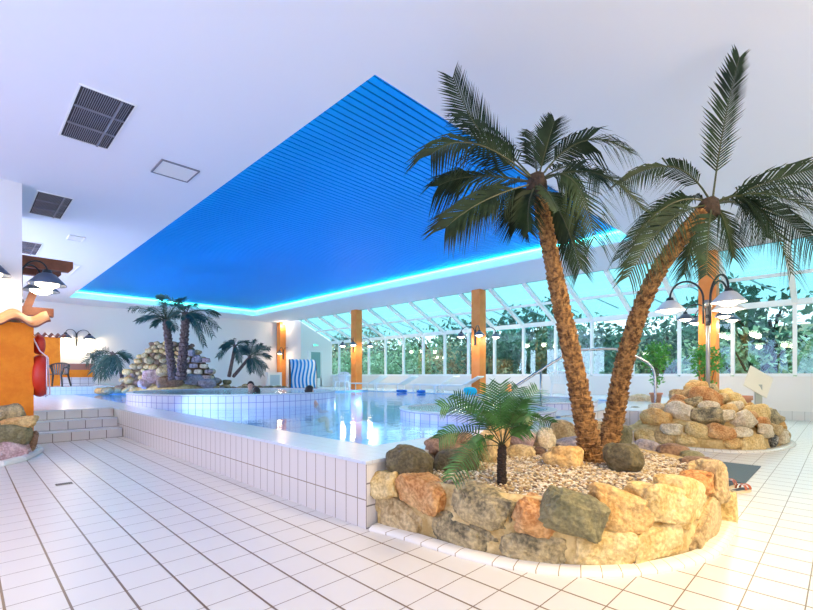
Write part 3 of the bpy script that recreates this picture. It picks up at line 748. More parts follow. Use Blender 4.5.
# boulders lying in the planter (loose)
def boulder(x0, y0, x1, y1, mt, d, lab, tilt=0, seed=0, th=1.0, zmin=None, box=.8):
    p = at_d((x0 + x1) / 2, (y0 + y1) / 2, d); w = (x1 - x0) * d / FPX * 1.08; h = (y1 - y0) * d / FPX * 1.1
    o = rock('boulder', p, (w, max(w, h) * th, h), view_rot(tilt, 0, p), seed, ST[mt], None, 4, box, .15)
    tag(o, lab, 'boulder'); return o
def dY(px, Y): r_ = ray(px, 400); return Y / r_.y
boulder(386, 446, 436, 480, 'dark', dY(410, 2.45), 'dark olive boulder at the pool corner, leftmost of the planter', -22, 201, .7)
boulder(425, 432, 479, 456, 'brown', dY(450, 2.55), 'long dark brown boulder behind the lowest fern frond', 4, 202, .6)
boulder(430, 449, 482, 480, 'dark', dY(455, 2.35), 'dark boulder under the long brown one, half covered by fern', 0, 203, .5)
boulder(476, 430, 500, 468, 'tan', dY(488, 2.42), 'upright tan boulder just left of the fern stem', 0, 204, .9)
boulder(486, 420, 512, 452, 'ochre', dY(498, 2.62), 'orange tan boulder directly behind the fern stem', 0, 205, .6)
boulder(504, 425, 535, 448, 'pink', dY(520, 2.55), 'reddish boulder just right of the fern stem, upper', -18, 206, .8)
boulder(506, 444, 535, 467, 'tan', dY(520, 2.3), 'tan boulder just right of the fern stem, lower', 0, 207, .8)
boulder(532, 446, 548, 466, 'brown', dY(540, 2.2), 'small brown boulder left of the big orange tan one', 0, 208, 1)
boulder(534, 428, 556, 455, 'pale', dY(545, 2.40), 'greyish upright boulder left of the left palm trunk', 0, 209, 1)
boulder(549, 420, 578, 445, 'tan', dY(563, 2.55), 'pointed tan boulder touching the left palm trunk', -25, 210, .8)
boulder(555, 437, 583, 452, 'slate', dY(569, 2.25), 'flat dark boulder above the big orange tan one', 8, 211, 1)
boulder(545, 445, 584, 471, 'ochre', 3.95, 'rounded ochre boulder on the gravel left of the palm trunks', 6, 212, .8)
boulder(605, 442, 643, 473, 'dark', 3.75, 'rounded black boulder on the gravel in front of the right palm trunk', 6, 213, .9, box=.9)
boulder(592, 420, 606, 446, 'tan', dY(600, 2.5), 'tan boulder seen between the two palm trunks', 0, 214, 1)
boulder(616, 424, 632, 446, 'olive', dY(624, 2.42), 'olive boulder just behind the right palm trunk', 0, 215, 1)
boulder(503, 416, 532, 428, 'tan', dY(517, 2.75), 'small tan boulder half hidden behind the fern crown', 0, 216, .6)
boulder(575, 428, 594, 440, 'ochre', dY(585, 2.6), 'low ochre boulder behind the left palm trunk', 0, 217, .6)

# ------------------------------------------------------------------ palms
def bez(a, b, c, n):
    return [(a * (1 - t) ** 2 + b * 2 * t * (1 - t) + c * t * t) for t in [i / n for i in range(n + 1)]]
def frond(parent, a, mid, tip, leaf=.34, n=38, width=.016, m='leaf', droop=.35, bare=.14, rad=.010, name='frond', sweep=.55, seed=0, twist=0, lean=.9):
    rnd = random.Random(seed); a, mid, tip = Vector(a), Vector(mid), Vector(tip)
    P = bez(a, mid, tip, 28); mb = MB()
    mb.tube(P[::2], [rad * (1 - .8 * i / (len(P[::2]) - 1)) for i in range(len(P[::2]))], 5, mi=1)
    for k in range(n):
        t = bare + (1 - bare) * (k + .5) / n; f_ = t * 28; i = min(27, int(f_)); p = P[i].lerp(P[i + 1], f_ - i); T = (P[i + 1] - P[i]).normalized()
        side = T.cross(Vector((0, 0, 1))) * .7; s2 = T.cross(FW)
        if side.dot(s2) < 0: s2 = -s2
        side = side + s2 * lean
        side.normalize(); up = side.cross(T)
        if twist: q = Matrix.Rotation(twist, 3, T); side = q @ side; up = q @ up
        L_ = leaf * (math.sin(PI * (.14 + .72 * t)) ** .8) * rnd.uniform(.88, 1.08)
        for s in (-1, 1):
            d = (side * s * (1 - sweep * .5) + T * (sweep + .5 * t) + up * (.18 + rnd.uniform(-.12, .12))).normalized()
            p0 = p; p1 = p + d * L_ * .5 + Vector((0, 0, -droop * L_ * .12)); p2 = p + d * L_ + Vector((0, 0, -droop * L_ * rnd.uniform(.5, .8)))
            wv = (T - d * T.dot(d)).normalized() * width
            tw = up * width * .3 * s
            b = len(mb.v)
            mb.v += [tuple(p0 - wv * .5), tuple(p0 + wv * .5), tuple(p1 - wv * .55 + tw), tuple(p1 + wv * .55 - tw), tuple(p2)]
            mb.f += [(b, b + 1, b + 3, b + 2), (b + 2, b + 3, b + 4)]; mb.m += [0, 0]
    return mb.build(name, [M[m], M['stalk']], parent)
def trunk(parent, pts, r0, r1, m, rows=46, per=10, seed=1, scale_len=.07, name='trunk'):
    rnd = random.Random(seed); P = smooth_line([Vector(p) for p in pts], 3); P = resample(P, rows * 2)
    rad = [r0 + (r1 - r0) * (i / (len(P) - 1)) ** .6 for i in range(len(P))]
    mb = MB(); mb.tube(P, [r * .92 for r in rad], 14)
    for j in range(rows):
        i = j * 2; p = P[i]; T = (P[min(i + 1, len(P) - 1)] - P[max(0, i - 1)]).normalized(); u = T.cross(Vector((1, .3, 0))).normalized(); w = T.cross(u)
        for k in range(per):
            a = 2 * PI * (k + .5 * (j % 2) + rnd.uniform(-.2, .2)) / per; o_ = u * math.cos(a) + w * math.sin(a); s_ = T.cross(o_)
            r_ = rad[i]; hw = PI * r_ / per * 1.15; L_ = scale_len * rnd.uniform(.7, 1.25); out = rnd.uniform(.10, .24) * r_
            c = p + o_ * r_ * .85
            mb.add([c - s_ * hw, c + s_ * hw, c + s_ * hw * .7 + o_ * (r_ * .15 + out) + T * L_, c - s_ * hw * .7 + o_ * (r_ * .15 + out) + T * L_, c + T * L_ * 1.1 + o_ * r_ * .0 - s_ * hw, c + T * L_ * 1.1 + s_ * hw],
                   [(0, 1, 2, 3), (3, 2, 5, 4), (0, 3, 4), (1, 5, 2)])
    return mb.build(name, m, parent)
def px_palm(root, crown, d0, fronds, short=.92, **kw):
    """fronds: tip pixel, depth offset of the tip, pixel of the bezier control, leaf length, leaf droop"""
    for j, (tx, ty, dd, mx_, my_, leaf, dr) in enumerate(fronds):
        a = at_d(crown[0], crown[1], d0); tip = a.lerp(at_d(tx, ty, d0 + dd), short); mid = at_d(mx_, my_, d0 + dd * .45)
        frond(root, a - root.location, mid - root.location, tip - root.location, leaf=leaf, droop=dr, seed=j * 7 + int(crown[0]), **kw)

b1 = at_z(592, 463, GZ); d1 = b1.dot(FW)
palm1 = thing('palm_tree', 'left of the two tall foreground palms, trunk leaning left with broad dark crown', 'palm tree', b1 - Vector((0, 0, .04)), 0, 'tall palms in the stone planter')
tr = [(593, 466, 0), (583, 410, .02), (571, 350, .0), (560, 300, -.02), (548, 240, -.05), (538, 190, -.08)]
trunk(palm1, [at_d(x, y, d1 + q) - palm1.location for x, y, q in tr], .105, .058, M['trunk'], 50, 11, 3)
d1c = d1 - .08
F1 = [(445, 68, -.1, 478, 150, .33, .15), (420, 152, -.55, 470, 120, .42, .9), (430, 186, .1, 470, 168, .36, 1.0), (437, 232, -.3, 480, 195, .40, .7), (516, 226, .1, 515, 195, .30, .6),
      (556, 116, .15, 548, 140, .26, .2), (640, 150, -.3, 580, 115, .32, 1.0), (652, 212, -.2, 600, 150, .34, .9), (600, 244, -.6, 580, 150, .40, .8), (584, 276, .05, 562, 200, .32, .5),
      (560, 214, -.8, 550, 190, .16, .2), (530, 128, .7, 536, 150, .30, .4), (452, 108, .6, 490, 130, .34, .8), (605, 180, .8, 575, 150, .34, .9), (475, 205, .7, 500, 175, .34, .8), (528, 236, -.4, 525, 200, .24, .5)]
px_palm(palm1, (537, 183), d1c, F1, n=42, width=.0125, bare=.2)
mb = MB()
mb.v = []
v_, f_ = rock_pts(at_d(537, 187, d1c) - palm1.location, (.19, .19, .28), 0, 5, 3); mb.add(v_, f_); mb.build('crown_shaft', M['black_bark'], palm1, True)

b2 = at_z(607, 452, GZ); d2 = b2.dot(FW)
palm2 = thing('palm_tree', 'right of the two tall foreground palms, trunk curving right with one upright frond', 'palm tree', b2 - Vector((0, 0, .04)), 0, 'tall palms in the stone planter')
tr = [(605, 456, 0), (615, 415, 0), (622, 370, -.05), (636, 320, -.12), (652, 280, -.2), (675, 245, -.3), (700, 215, -.4), (708, 208, -.42)]
trunk(palm2, [at_d(x, y, d2 + q) - palm2.location for x, y, q in tr], .105, .066, M['trunk'], 50, 11, 9)
F2 = [(742, 44, -.2, 722, 120, .30, .12), (612, 182, -.2, 680, 140, .26, .9), (612, 262, .1, 670, 180, .34, .9), (620, 284, -.6, 665, 205, .36, .7), (706, 282, -.7, 708, 225, .30, .3),
      (799, 280, -.4, 760, 170, .36, .8), (850, 160, -.1, 775, 175, .36, .7), (845, 226, -.5, 770, 175, .38, .9), (822, 250, .4, 765, 190, .36, .9), (682, 280, .2, 695, 215, .30, .5),
      (648, 230, .8, 680, 180, .34, .9), (770, 240, .8, 745, 190, .34, .8), (735, 262, -.1, 725, 210, .3, .6), (840, 190, .7, 770, 172, .34, .8)]
px_palm(palm2, (712, 205), d2 - .42, F2, n=42, width=.0125, bare=.2)
mb = MB(); v_, f_ = rock_pts(at_d(709, 209, d2 - .42) - palm2.location, (.22, .2, .26), 0, 8, 3); mb.add(v_, f_); mb.build('crown_shaft', M['black_bark'], palm2, True)

# fern in the planter
bf = at_z(502, 486, GZ); df = bf.dot(FW)
fern = thing('tree_fern', 'green tree fern on a short black stem, in the gravel of the planter', 'fern', bf)
trunk(fern, [Vector((0, 0, -.02)), Vector((-.005, 0, .12)), Vector((0, 0, .27))], .035, .028, M['black_bark'], 10, 8, 5, .04, 'stem')
FF = [(436, 404, -.1, 470, 400, .17, .3), (450, 390, .3, 480, 400, .14, .3), (487, 380, .1, 498, 415, .17, .1), (500, 378, -.2, 500, 420, .17, .1), (520, 383, .1, 510, 415, .17, .1), (541, 385, .2, 520, 410, .17, .2),
      (535, 412, -.3, 520, 405, .17, .5), (556, 421, .2, 530, 410, .13, .6), (433, 438, -.1, 462, 420, .14, .6), (446, 483, -.5, 470, 440, .15, .5), (470, 400, .4, 490, 420, .16, .2), (512, 398, .5, 508, 420, .16, .2),
      (478, 410, -.4, 490, 420, .15, .5), (525, 395, -.3, 512, 412, .15, .3), (470, 448, -.2, 484, 430, .10, .6), (532, 428, -.1, 518, 425, .12, .6)]
px_palm(fern, (502, 446), df, FF, n=18, width=.010, m='leaf_fern', bare=.3, rad=.004, sweep=.2)
mb = MB()
for q in range(9):
    p = at_d(508 + random.uniform(-3, 3), 388 + random.uniform(-3, 3), df - .05) - fern.location; v_, f_ = rock_pts(p, (.025, .025, .025), 0, q, 1); mb.add(v_, f_)
mb.build('flower', M['flower'], fern)

# ------------------------------------------------------------------ mat, sandals, drain
mb = MB(); mb.box(0, 0, 0, 1.3, .95, .012); o = bevel(mb.build('rubber_mat', M['mat'], loc=(6.08, .78, 0)), .004); tag(o, 'grey rubber mat on the white tiles behind the planter', 'mat')
for s, (px, py, rz) in enumerate(((741, 492, 25), (729, 487, 40))):
    p = at_z(px, py, 0); o = thing('sandal', ('cream soled sandal with red brown straps nearest the picture edge, beside the mat', 'red brown strapped sandal half hidden by the planter stones')[s], 'sandal', p, R(-45 + rz), 'pair of sandals')
    mb = MB(); out = [(-.13, -.03), (-.14, 0), (-.12, .035), (-.02, .035), (.07, .05), (.13, .03), (.14, 0), (.12, -.035), (.05, -.05), (-.03, -.035)]
    n = len(out)
    for z in (0, .028): mb.v += [(x, y, z) for x, y in out]
    mb.f = [tuple(range(n))[::-1], tuple(range(n, 2 * n))] + [(i, (i + 1) % n, n + (i + 1) % n, n + i) for i in range(n)]; mb.m = [0] * len(mb.f)
    mb.build('sole', M['sole'], o)
    mb = MB(); mb.v = [(x * .9, y * .85, .030) for x, y in out] + [(x * .9, y * .85, .0285) for x, y in out]; mb.f = [tuple(range(n))] + [(i, n + i, n + (i + 1) % n, (i + 1) % n) for i in range(n)]; mb.m = [0] * len(mb.f); mb.build('insole', M['insole'], o)
    for xx, hh in ((.075, .05), (.0, .06)):
        mb = MB(); pts = [(xx, -.05 * math.cos(t), .028 + hh * math.sin(t)) for t in [PI * k / 10 for k in range(11)]]
        for a, b in zip(pts, pts[1:]): mb.bar(a, b, .04, .006, (1, 0, 0)) if False else mb.add([(a[0] - .022, a[1], a[2]), (a[0] + .022, a[1], a[2]), (b[0] + .022, b[1], b[2]), (b[0] - .022, b[1], b[2])], [(0, 1, 2, 3)])
        mb.build('strap', M['strap'], o)
    mb = MB(); mb.box(.0 - .012, -.03, .075, .012, -.01, .085); mb.build('buckle', M['buckle'], o)
p = at_z(64, 484, 0); mb = MB(); mb.box(-.075, -.05, 0, .075, .05, .004); o = mb.build('floor_drain', M['drain'], loc=p, rz=R(0)); tag(o, 'small slotted metal drain in the floor tiles at left', 'drain')
mb = MB()
for k in range(8): mb.box(-.068 + k * .018, -.04, .004, -.058 + k * .018, .04, .006)
mb.build('slots', M['vent'], o)

# ------------------------------------------------------------------ rock mound with the lamp post
mound = thing('rock_mound', 'heaped mound of sandy boulders with a white kerb around the lamp post', 'rock mound', (9.6, 1.8, 0)); MO = mound.location
B0 = [(8.2, 3.0), (8.15, 2.2), (8.25, 1.55), (8.38, 1.2), (8.78, .82), (9.5, .63), (10.2, .57), (10.9, .75), (11.35, 1.3), (11.4, 2.2), (11.2, 3.0)]
B0 = resample(smooth_line([Vector((x, y, 0)) for x, y in B0], 2), 60)
mb = MB()
for q in B0: pass
prof = [(0, 0), (0, .022), (.06, .035), (.12, .036)]; LNs = [inset(B0, q) for q, _ in prof]
for i in range(60):
    for k, (q, zz) in enumerate(prof): mb.v.append(tuple(LNs[k][i] + Vector((0, 0, zz)) - MO))
for i in range(59):
    for k in range(3): a = i * 4 + k; mb.f.append((a, a + 4, a + 5, a + 1)); mb.m.append(0)
mb.build('kerb', M['kerb_t'], mound, True)
peak = Vector((9.75, 2.0, 0))
def mh(x, y):
    p = Vector((x, y, 0)); e = math.hypot((x - peak.x) / 1.55, (y - peak.y) / 1.15)
    return .30 + .72 * max(0, 1 - e) ** .8
# mortar core
mb = MB(); rings = 9; lnB = inset(B0, .14)
for k in range(rings):
    t = k / (rings - 1)
    for i in range(60):
        p = lnB[i].lerp(peak, t * .98); zz = 0 if k == 0 else mh(p.x, p.y) - .06 + .04 * noise.noise(p * 4); zz = zz if k else 0
        if k == 0: p = lnB[i]
        if k == 1: p = lnB[i].lerp(peak, .04); zz = mh(p.x, p.y) - .08
        mb.v.append(tuple(p + Vector((0, 0, zz)) - MO))
for k in range(rings - 1):
    for i in range(59): a = k * 60 + i; mb.f.append((a, a + 1, a + 61, a + 60)); mb.m.append(0)
mb.build('mortar', M['mortar'], mound, True)
rnd = random.Random(5); cnt = 0
pal = ['sand', 'pale', 'ochre', 'tan', 'grey', 'orange', 'pale', 'sand', 'bw', 'orange', 'ochre']
t = 0.0; fr = resample(B0, 200)
pts_ = []
tries = 0
while len(pts_) < 92 and tries < 9000:
    tries += 1
    f = rnd.uniform(.06, .94); rr = rnd.uniform(0, 1) ** .6; i = int(199 * f)
    wall = rnd.random() < .35
    if wall: q = inset(fr, .19)[i]; zz = rnd.choice((.12, .14, .30))
    else: q = peak.lerp(inset(fr, .28)[i], rr); zz = mh(q.x, q.y) + .0
    q = Vector((q.x, q.y, zz)); w = rnd.uniform(.30, .56)
    if any((q - o_).length < (w + w2) * .31 for o_, w2 in pts_): continue
    pts_.append((q, w))
    tg = (fr[min(i + 3, 199)] - fr[max(i - 3, 0)]).normalized(); ang = math.atan2(tg.y, tg.x)
    rot = Matrix.Rotation(ang + rnd.uniform(-.4, .4) * (0 if wall else 1), 3, 'Z') @ Matrix.Rotation(rnd.uniform(-.3, .3), 3, 'Y') @ Matrix.Rotation(-.1 if wall else -.5, 3, 'X')
    rock('stone', q - MO, (w * 1.1, w * .6 if wall else w * .8, w * .68), rot, 300 + cnt, ST[rnd.choice([k_ for k_ in pal if k_ != 'bw' or zz < .4])], mound, 3, .72, .2); cnt += 1
# dark boulders left of the mound
boulder(624, 407, 652, 428, 'bw', 9.2, 'black and white mottled boulder at the left foot of the mound', 8, 401, .8)
boulder(646, 420, 668, 449, 'olive', 8.15, 'dark olive block just right of the handrail foot', 0, 402, .8, box=.5)
boulder(628, 394, 652, 406, 'pale', 11.6, 'pale smooth boulder standing on the deck behind the mound', 0, 403, .8)

# sign board
p = Vector((12.15, 1.33, 0)); o = thing('sign_stand', 'blank cream board tilted on a short grey post right of the mound', 'sign', p, R(-60))
mb = MB(); mb.box(-.06, -.03, 0, .06, .03, 1.0); mb.build('post', mat('pale grey green post', (.42, .44, .38), .5), o)
u_ = (RT * .88 + Vector((0, 0, -.50))).normalized(); v_ = (FW * .22 + RT * .42 + Vector((0, 0, .85))); v_ = (v_ - u_ * v_.dot(u_)).normalized()
rz_ = Matrix.Rotation(R(60), 3, 'Z'); mb = MB(); mb.obox((0, 0, 1.06), rz_ @ u_, rz_ @ v_, rz_ @ u_.cross(v_), .28, .25, .012); mb.build('board', M['cream'], o)

# potted ficus plants
def leafy(parent, c, rad, n, m, lsz, seed, name='foliage'):
    rnd = random.Random(seed); mb = MB()
    for _ in range(n):
        v = Vector([rnd.gauss(0, 1) for _ in range(3)]).normalized() * rnd.random() ** .4; p = Vector(c) + Vector((v.x * rad[0], v.y * rad[1], v.z * rad[2])) * (.8 + .35 * noise.noise(v * 2.3 + Vector((seed, 0, 0))))
        a = Vector([rnd.gauss(0, 1) for _ in range(3)]).normalized(); b = a.cross(Vector([rnd.gauss(0, 1) for _ in range(3)])).normalized(); s_ = lsz * rnd.uniform(.6, 1.2)
        mb.quad(p - a * s_, p - b * s_ * .4, p + a * s_, p + b * s_ * .4)
    return mb.build(name, m, parent)
for k, (px, base, d, lab, hh) in enumerate(((656, 0, 10.9, 'bushy green potted tree between handrail and lamp post, against the windows', 1.05), (706, 0, 10.4, 'bushy green potted plant in front of the timber post behind the lamp post', 1.05))):
    p = at_d(px, 400, d); p.z = ZD if p.y > 2.65 else 0
    o = thing('potted_tree', lab, 'potted plant', p, 0, 'potted trees by the windows')
    mb = MB(); mb.lathe([(0, 0), (.10, 0), (.13, .20), (.15, .20), (.15, .24), (.12, .24), (.12, .21), (0, .21)], 20); mb.build('pot', M['terracotta'], o, True)
    mb = MB()
    for s in range(4): a = s * PI / 2; mb.tube([(0, 0, .3), (.06 * math.cos(a), .06 * math.sin(a), .8), (.18 * math.cos(a), .18 * math.sin(a), 1.4 - (p.z * .4))], [.014, .011, .006], 6)
    mb.build('stem', M['trunk_far'], o)
    zc = 1.72 - p.z if k == 0 else 1.6
    leafy(o, (0, 0, zc - .05), (.42, .42, .50), 750, M['ficus'], .055, 50 + k); leafy(o, (.05, 0, zc - .6), (.22, .22, .25), 110, M['ficus'], .05, 55 + k)
p = at_d(742, 405, 11.7); p.z = 0
mb = MB(); mb.lathe([(0, 0), (.15, 0), (.20, .55), (.235, .55), (.235, .66), (.19, .66), (.19, .58), (0, .58)], 24); o = mb.build('flower_pot', M['terracotta'], None, True, p); tag(o, 'empty terracotta pot between rock mound and sign board', 'pot')
mb = MB(); mb.lathe([(0, .585), (.19, .585)], 24); mb.build('soil', M['black_bark'], o)

# ------------------------------------------------------------------ handrail
hr = thing('handrail', 'bent stainless steel handrail beside the pool steps', 'handrail', (9.1, 2.48, 0))
HO = hr.location
pts = [at_d(655.5, 441, 8.05), at_d(655.5, 385, 8.05), at_d(654, 369, 8.05), at_d(646, 361, 8.05), at_d(620, 350, 8.05), at_d(612, 348.6, 8.05), at_d(578, 350, 8.05), at_d(568, 353, 8.05), at_d(541, 370, 8.05), at_d(505, 393, 8.05), at_d(490, 402, 8.05)]
pts[0].z = 0.0
sm = smooth_line([p - HO for p in pts], 3)
mb = MB(); mb.tube(sm, .024, 12); mb.build('rail', M['steel'], hr, True)
q = at_d(541, 371, 8.05); mb = MB(); mb.tube([q - HO, Vector((q.x, q.y, ZD)) - HO], .021, 12); mb.tube([Vector((q.x, q.y, ZD)) - HO, Vector((q.x, q.y, ZD + .015)) - HO], .05, 16); mb.build('post', M['steel'], hr, True)
mb = MB(); mb.tube([pts[0] - HO, pts[0] + Vector((0, 0, .015)) - HO], .055, 16); mb.build('foot_plate', M['steel'], hr, True)

# ------------------------------------------------------------------ whirlpools
def whirlpool(cx, cy, r, ztop, lab, z0=-.78):
    o = thing('whirlpool', lab, 'whirlpool', (cx, cy, 0), 0)
    tm = tiles('whirlpool tiles', (.66, .68, .84), (.30, .32, .60), ('A', 'Z'), (.15 / r, .15), (0, ztop - .03), (.014 / r, .012), .25)
    mb = MB(); mb.lathe([(r, z0), (r, ztop - .03)], 72); mb.build('tiled_wall', tm, o, False)
    mb = MB(); mb.lathe([(r, ztop - .03), (r + .02, ztop - .02), (r + .02, ztop), (r - .13, ztop), (r - .13, ztop - .25), (r - .32, z0)], 72); mb.build('rim', M['deck'], o, False)
    mb = MB(); mb.lathe([(0, 0), (r - .13, 0)], 72, (0, 0, ztop - .02)); w = mb.build('water', M['water2'], o); 
    mb = MB(); mb.lathe([(0, -.3), (r - .305, -.3)], 48, (0, 0, ztop - .2)); mb.build('seat', M['poolblue'], o)
    return o
def fr_xy(F, R_): v = FW * F + RT * R_; return v.x, v.y
x, y = fr_xy(11.6, -4.4); whirlpool(x, y, 2.5, .80, 'large round whirlpool at left with bathers inside, tiled wall above the pool')
JX, JY = x, y
whirlpool(6.3, 4.55, 1.32, .64, 'small round whirlpool behind the fern')
x, y = fr_xy(10.0, 2.75); whirlpool(x, y, 1.45, .67, 'round whirlpool seen behind the palm trunks')

# bathers
def person(c, lab, hair=True, look=0, group=None, suit=False, tilt=0):
    """seated in the water: one continuous skinned body, head with a face, hair as child"""
    me = bpy.data.meshes.new('person'); V = []; E = []; RR = []
    def j(x, y, z, r, par=None):
        V.append((x, y, z)); RR.append(r)
        if par is not None: E.append((par, len(V) - 1))
        return len(V) - 1
    pel = j(0, 0, -.60, .13); wa = j(0, 0, -.42, .12, pel); ch = j(0, .01, -.22, .145, wa); nk = j(0, .0, -.08, .060, ch); hb = j(0, -.01, .0, .062, nk); hm = j(0, -.005, .09, .088, hb); ht = j(0, 0, .16, .070, hm)
    for s in (-1, 1):
        sh = j(s * .17, .01, -.17, .062, ch); el = j(s * .27, -.08, -.40, .045, sh); wr = j(s * .18, -.30, -.42, .032, el); pm = j(s * .16, -.36, -.42, .035, wr)
        for q in range(4): f1 = j(s * (.135 + .02 * q), -.42, -.42, .010, pm); j(s * (.135 + .02 * q), -.455 + .008 * abs(q - 1), -.43, .008, f1)
        t1 = j(s * .12, -.37, -.41, .011, pm); j(s * .10, -.40, -.41, .009, t1)
        hp = j(s * .10, -.03, -.62, .095, pel); kn = j(s * .14, -.42, -.60, .065, hp); an = j(s * .14, -.46, -.92, .042, kn); j(s * .14, -.62, -.95, .035, an)
    me.from_pydata(V, E, []); me.materials.append(M['skin']); o = bpy.data.objects.new('person', me); COL.objects.link(o)
    sk = o.modifiers.new('skin', 'SKIN'); sk.use_smooth_shade = True
    for i, r_ in enumerate(RR): me.skin_vertices[0].data[i].radius = (r_, r_)
    me.skin_vertices[0].data[0].use_root = True
    ss = o.modifiers.new('sub', 'SUBSURF'); ss.levels = 1; ss.render_levels = 2
    o.location = c; o.rotation_euler = (0, 0, look); tag(o, lab, 'person', group)
    vs_, fs = ico(3); mb = MB()
    mb.add([(v.x * .098, v.y * .115 + .012 - (.0 if v.z > .1 else -.02), v.z * .125 + .105) for v in vs_ ], [f for f in fs if not (sum(vs_[i].y for i in f) / 3 < -.25 and sum(vs_[i].z for i in f) / 3 < .45)])
    mb.build('hair', M['hair'], o, True)
    mb = MB(); v_, f_ = rock_pts((0, -.108, .075), (.03, .04, .045), 0, 1, 2, .9, 0); mb.add(v_, f_); v_, f_ = rock_pts((0, -.09, .03), (.045, .02, .014), 0, 1, 1, .9, 0); mb.add(v_, f_, 1)
    for s in (-1, 1):
        v_, f_ = rock_pts((s * .033, -.094, .10), (.026, .02, .014), 0, 2, 1, .9, 0); mb.add(v_, f_, 2); v_, f_ = rock_pts((s * .092, .0, .085), (.02, .04, .06), 0, 2, 1, .9, 0); mb.add(v_, f_)
    mb.build('face', [M['skin'], mat('lips', (.5, .18, .15), .5), mat('eye', (.05, .04, .04), .3)], o, True)
    return o
p = at_d(256.5, 391, 11.2); person((p.x, p.y, p.z - .12), 'dark haired bather low in the whirlpool, only the head above water', look=R(150))
p = at_d(310, 390.5, 10.6); person((p.x, p.y, p.z - .10), 'dark haired bather at the whirlpool rim in front of the striped chair', look=R(100))
p = at_d(250.5, 386, 13.0); person((p.x, p.y, p.z - .08), 'bather at the far rim of the whirlpool facing the camera', look=R(-45))

# ------------------------------------------------------------------ rock waterfall and distant palms
def clustered(root, rows, seed, pal, sub=2, cap=98):
    rnd = random.Random(seed); cnt = 0
    for (cx, cz, w_, y_, n, sz) in rows:
        for k in range(n):
            if cnt >= cap: return
            x = cx - w_ / 2 + w_ * (k + .5 + rnd.uniform(-.25, .25)) / n
            rock('stone', (x, y_ + rnd.uniform(-.08, .08), cz), (sz * rnd.uniform(.9, 1.3), sz, sz * rnd.uniform(.7, .95)), rnd.uniform(-.4, .4), seed + cnt, ST[pal[int(rnd.random() * len(pal)) % len(pal)]], root, sub); cnt += 1
# centre of the cascade in view coordinates: local x = picture right, y = away
wp = at_d(172, 389, 16.6); wp.z = .56; viewrz = math.atan2(wp.y, wp.x) - PI / 2
wf = thing('rock_waterfall', 'tall heap of cobbles and masonry blocks behind the far palms', 'rock waterfall', wp, viewrz)
rnd = random.Random(21); pts_ = []; tries = 0
def hw(z): return 1.85 * max(0, 1 - z / 2.25) ** .62
while len(pts_) < 88 and tries < 20000:
    tries += 1
    z = rnd.uniform(.05, 1.85); x = rnd.uniform(-1, 1) * hw(z)
    if x > .35 and z < 1.25 and x < 1.35: continue
    yy = -.55 * math.sqrt(max(0, 1 - (x / (hw(z) + .05)) ** 2)) * (1 - z * .3) + .35; w = rnd.uniform(.22, .42)
    q = Vector((x, yy, z))
    if any((q - o_).length < (w + w2) * .33 for o_, w2 in pts_): continue
    pts_.append((q, w))
    rock('stone', q, (w * 1.1, w, w * .75), Matrix.Rotation(rnd.uniform(0, 6), 3, 'Z') @ Matrix.Rotation(rnd.uniform(-.5, .5), 3, 'X'), 500 + len(pts_), ST[rnd.choice(['tan', 'sand', 'ochre', 'tan', 'brown', 'ochre'] if x < .3 else ['slate', 'tan', 'pale', 'brown'])], wf, 2, .85, .2)
mb = MB(); pr = [(hw(z) * .98, z) for z in (0, .3, .6, .9, 1.2, 1.5, 1.8)] + [(0, 1.95)]
mb.lathe(pr, 28); mb.v = [(x, y * .30 + .35 + .05 * noise.noise(Vector((x * 3, y * 3, z * 3))), z) for x, y, z in mb.v]
mb.build('mortar', mat('grey brown mortar', (.14, .09, .05), .9, c2=(.26, .19, .12), ns=8), wf, True)
rnd = random.Random(9)
for r_ in range(6):      # masonry face at the right
    for k in range(3):
        rock('block', (.52 + k * .37 + (.12 if r_ % 2 else 0) - r_ * .04, -.16 + .05 * r_, .12 + .22 * r_), (.35, .3, .20), rnd.uniform(-.1, .1), 600 + r_ * 5 + k, ST[rnd.choice(['slate', 'pale', 'slate', 'pink'])], wf, 3, .5, .1)
# rocks around the palms' foot
fp = at_d(170, 389, 14.4); fp.z = .80
ft = thing('rock_ring', 'pinkish boulders heaped round the feet of the two far palms', 'rocks', (fp.x, fp.y, .56), viewrz)
mb = MB(); mb.lathe([(.95, 0), (.85, .22), (.5, .36), (0, .40)], 24, (.15, .3, 0)); mb.v = [(x, .3 + (y - .3) * .6, z) for x, y, z in mb.v]; mb.build('mortar', M['mortar'], ft, True)
for i, (px, py, w, h, mt) in enumerate(((157, 378, 24, 16, 'pink'), (170, 384, 28, 13, 'brown'), (148, 385, 12, 10, 'pink'), (165, 373, 14, 10, 'tan'), (192, 382, 20, 14, 'slate'), (204, 385, 18, 10, 'slate'), (183, 386, 18, 9, 'slate'), (178, 376, 12, 10, 'brown'))):
    k = 14.4 / FPX; rock('stone', ((px - 170) * k, .0 if i % 2 else .25, .80 - .56 + (389 - py) * k), (w * k * 1.1, .5, h * k * 1.1), 0, 650 + i, ST[mt], ft, 3)
def far_palm(base, crown, d, lab, n_fr, L_px, r0, r1, seed, mid=None, m='leaf_far', list_=None, leaf=.28, hgt=None):
    b = at_d(base[0], base[1], d); o = thing('palm_tree', lab, 'palm tree', b)
    c = at_d(crown[0], crown[1], d); mids = [at_d(mid[0], mid[1], d)] if mid else [b.lerp(c, .5)]
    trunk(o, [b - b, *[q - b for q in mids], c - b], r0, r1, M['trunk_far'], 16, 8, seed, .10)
    rnd = random.Random(seed); k = d / FPX
    fl = list_ or []
    for j, (tx, ty, dd) in enumerate(fl):
        tip = at_d(tx, ty, d + dd); s_ = (c + tip) / 2; s_.z += .22 * (tip - c).length + .05
        frond(o, c - b, s_ - b, tip - b, leaf=leaf, n=17, width=.024, m=m, droop=.5, bare=.15, rad=.02, seed=seed + j)
    return o
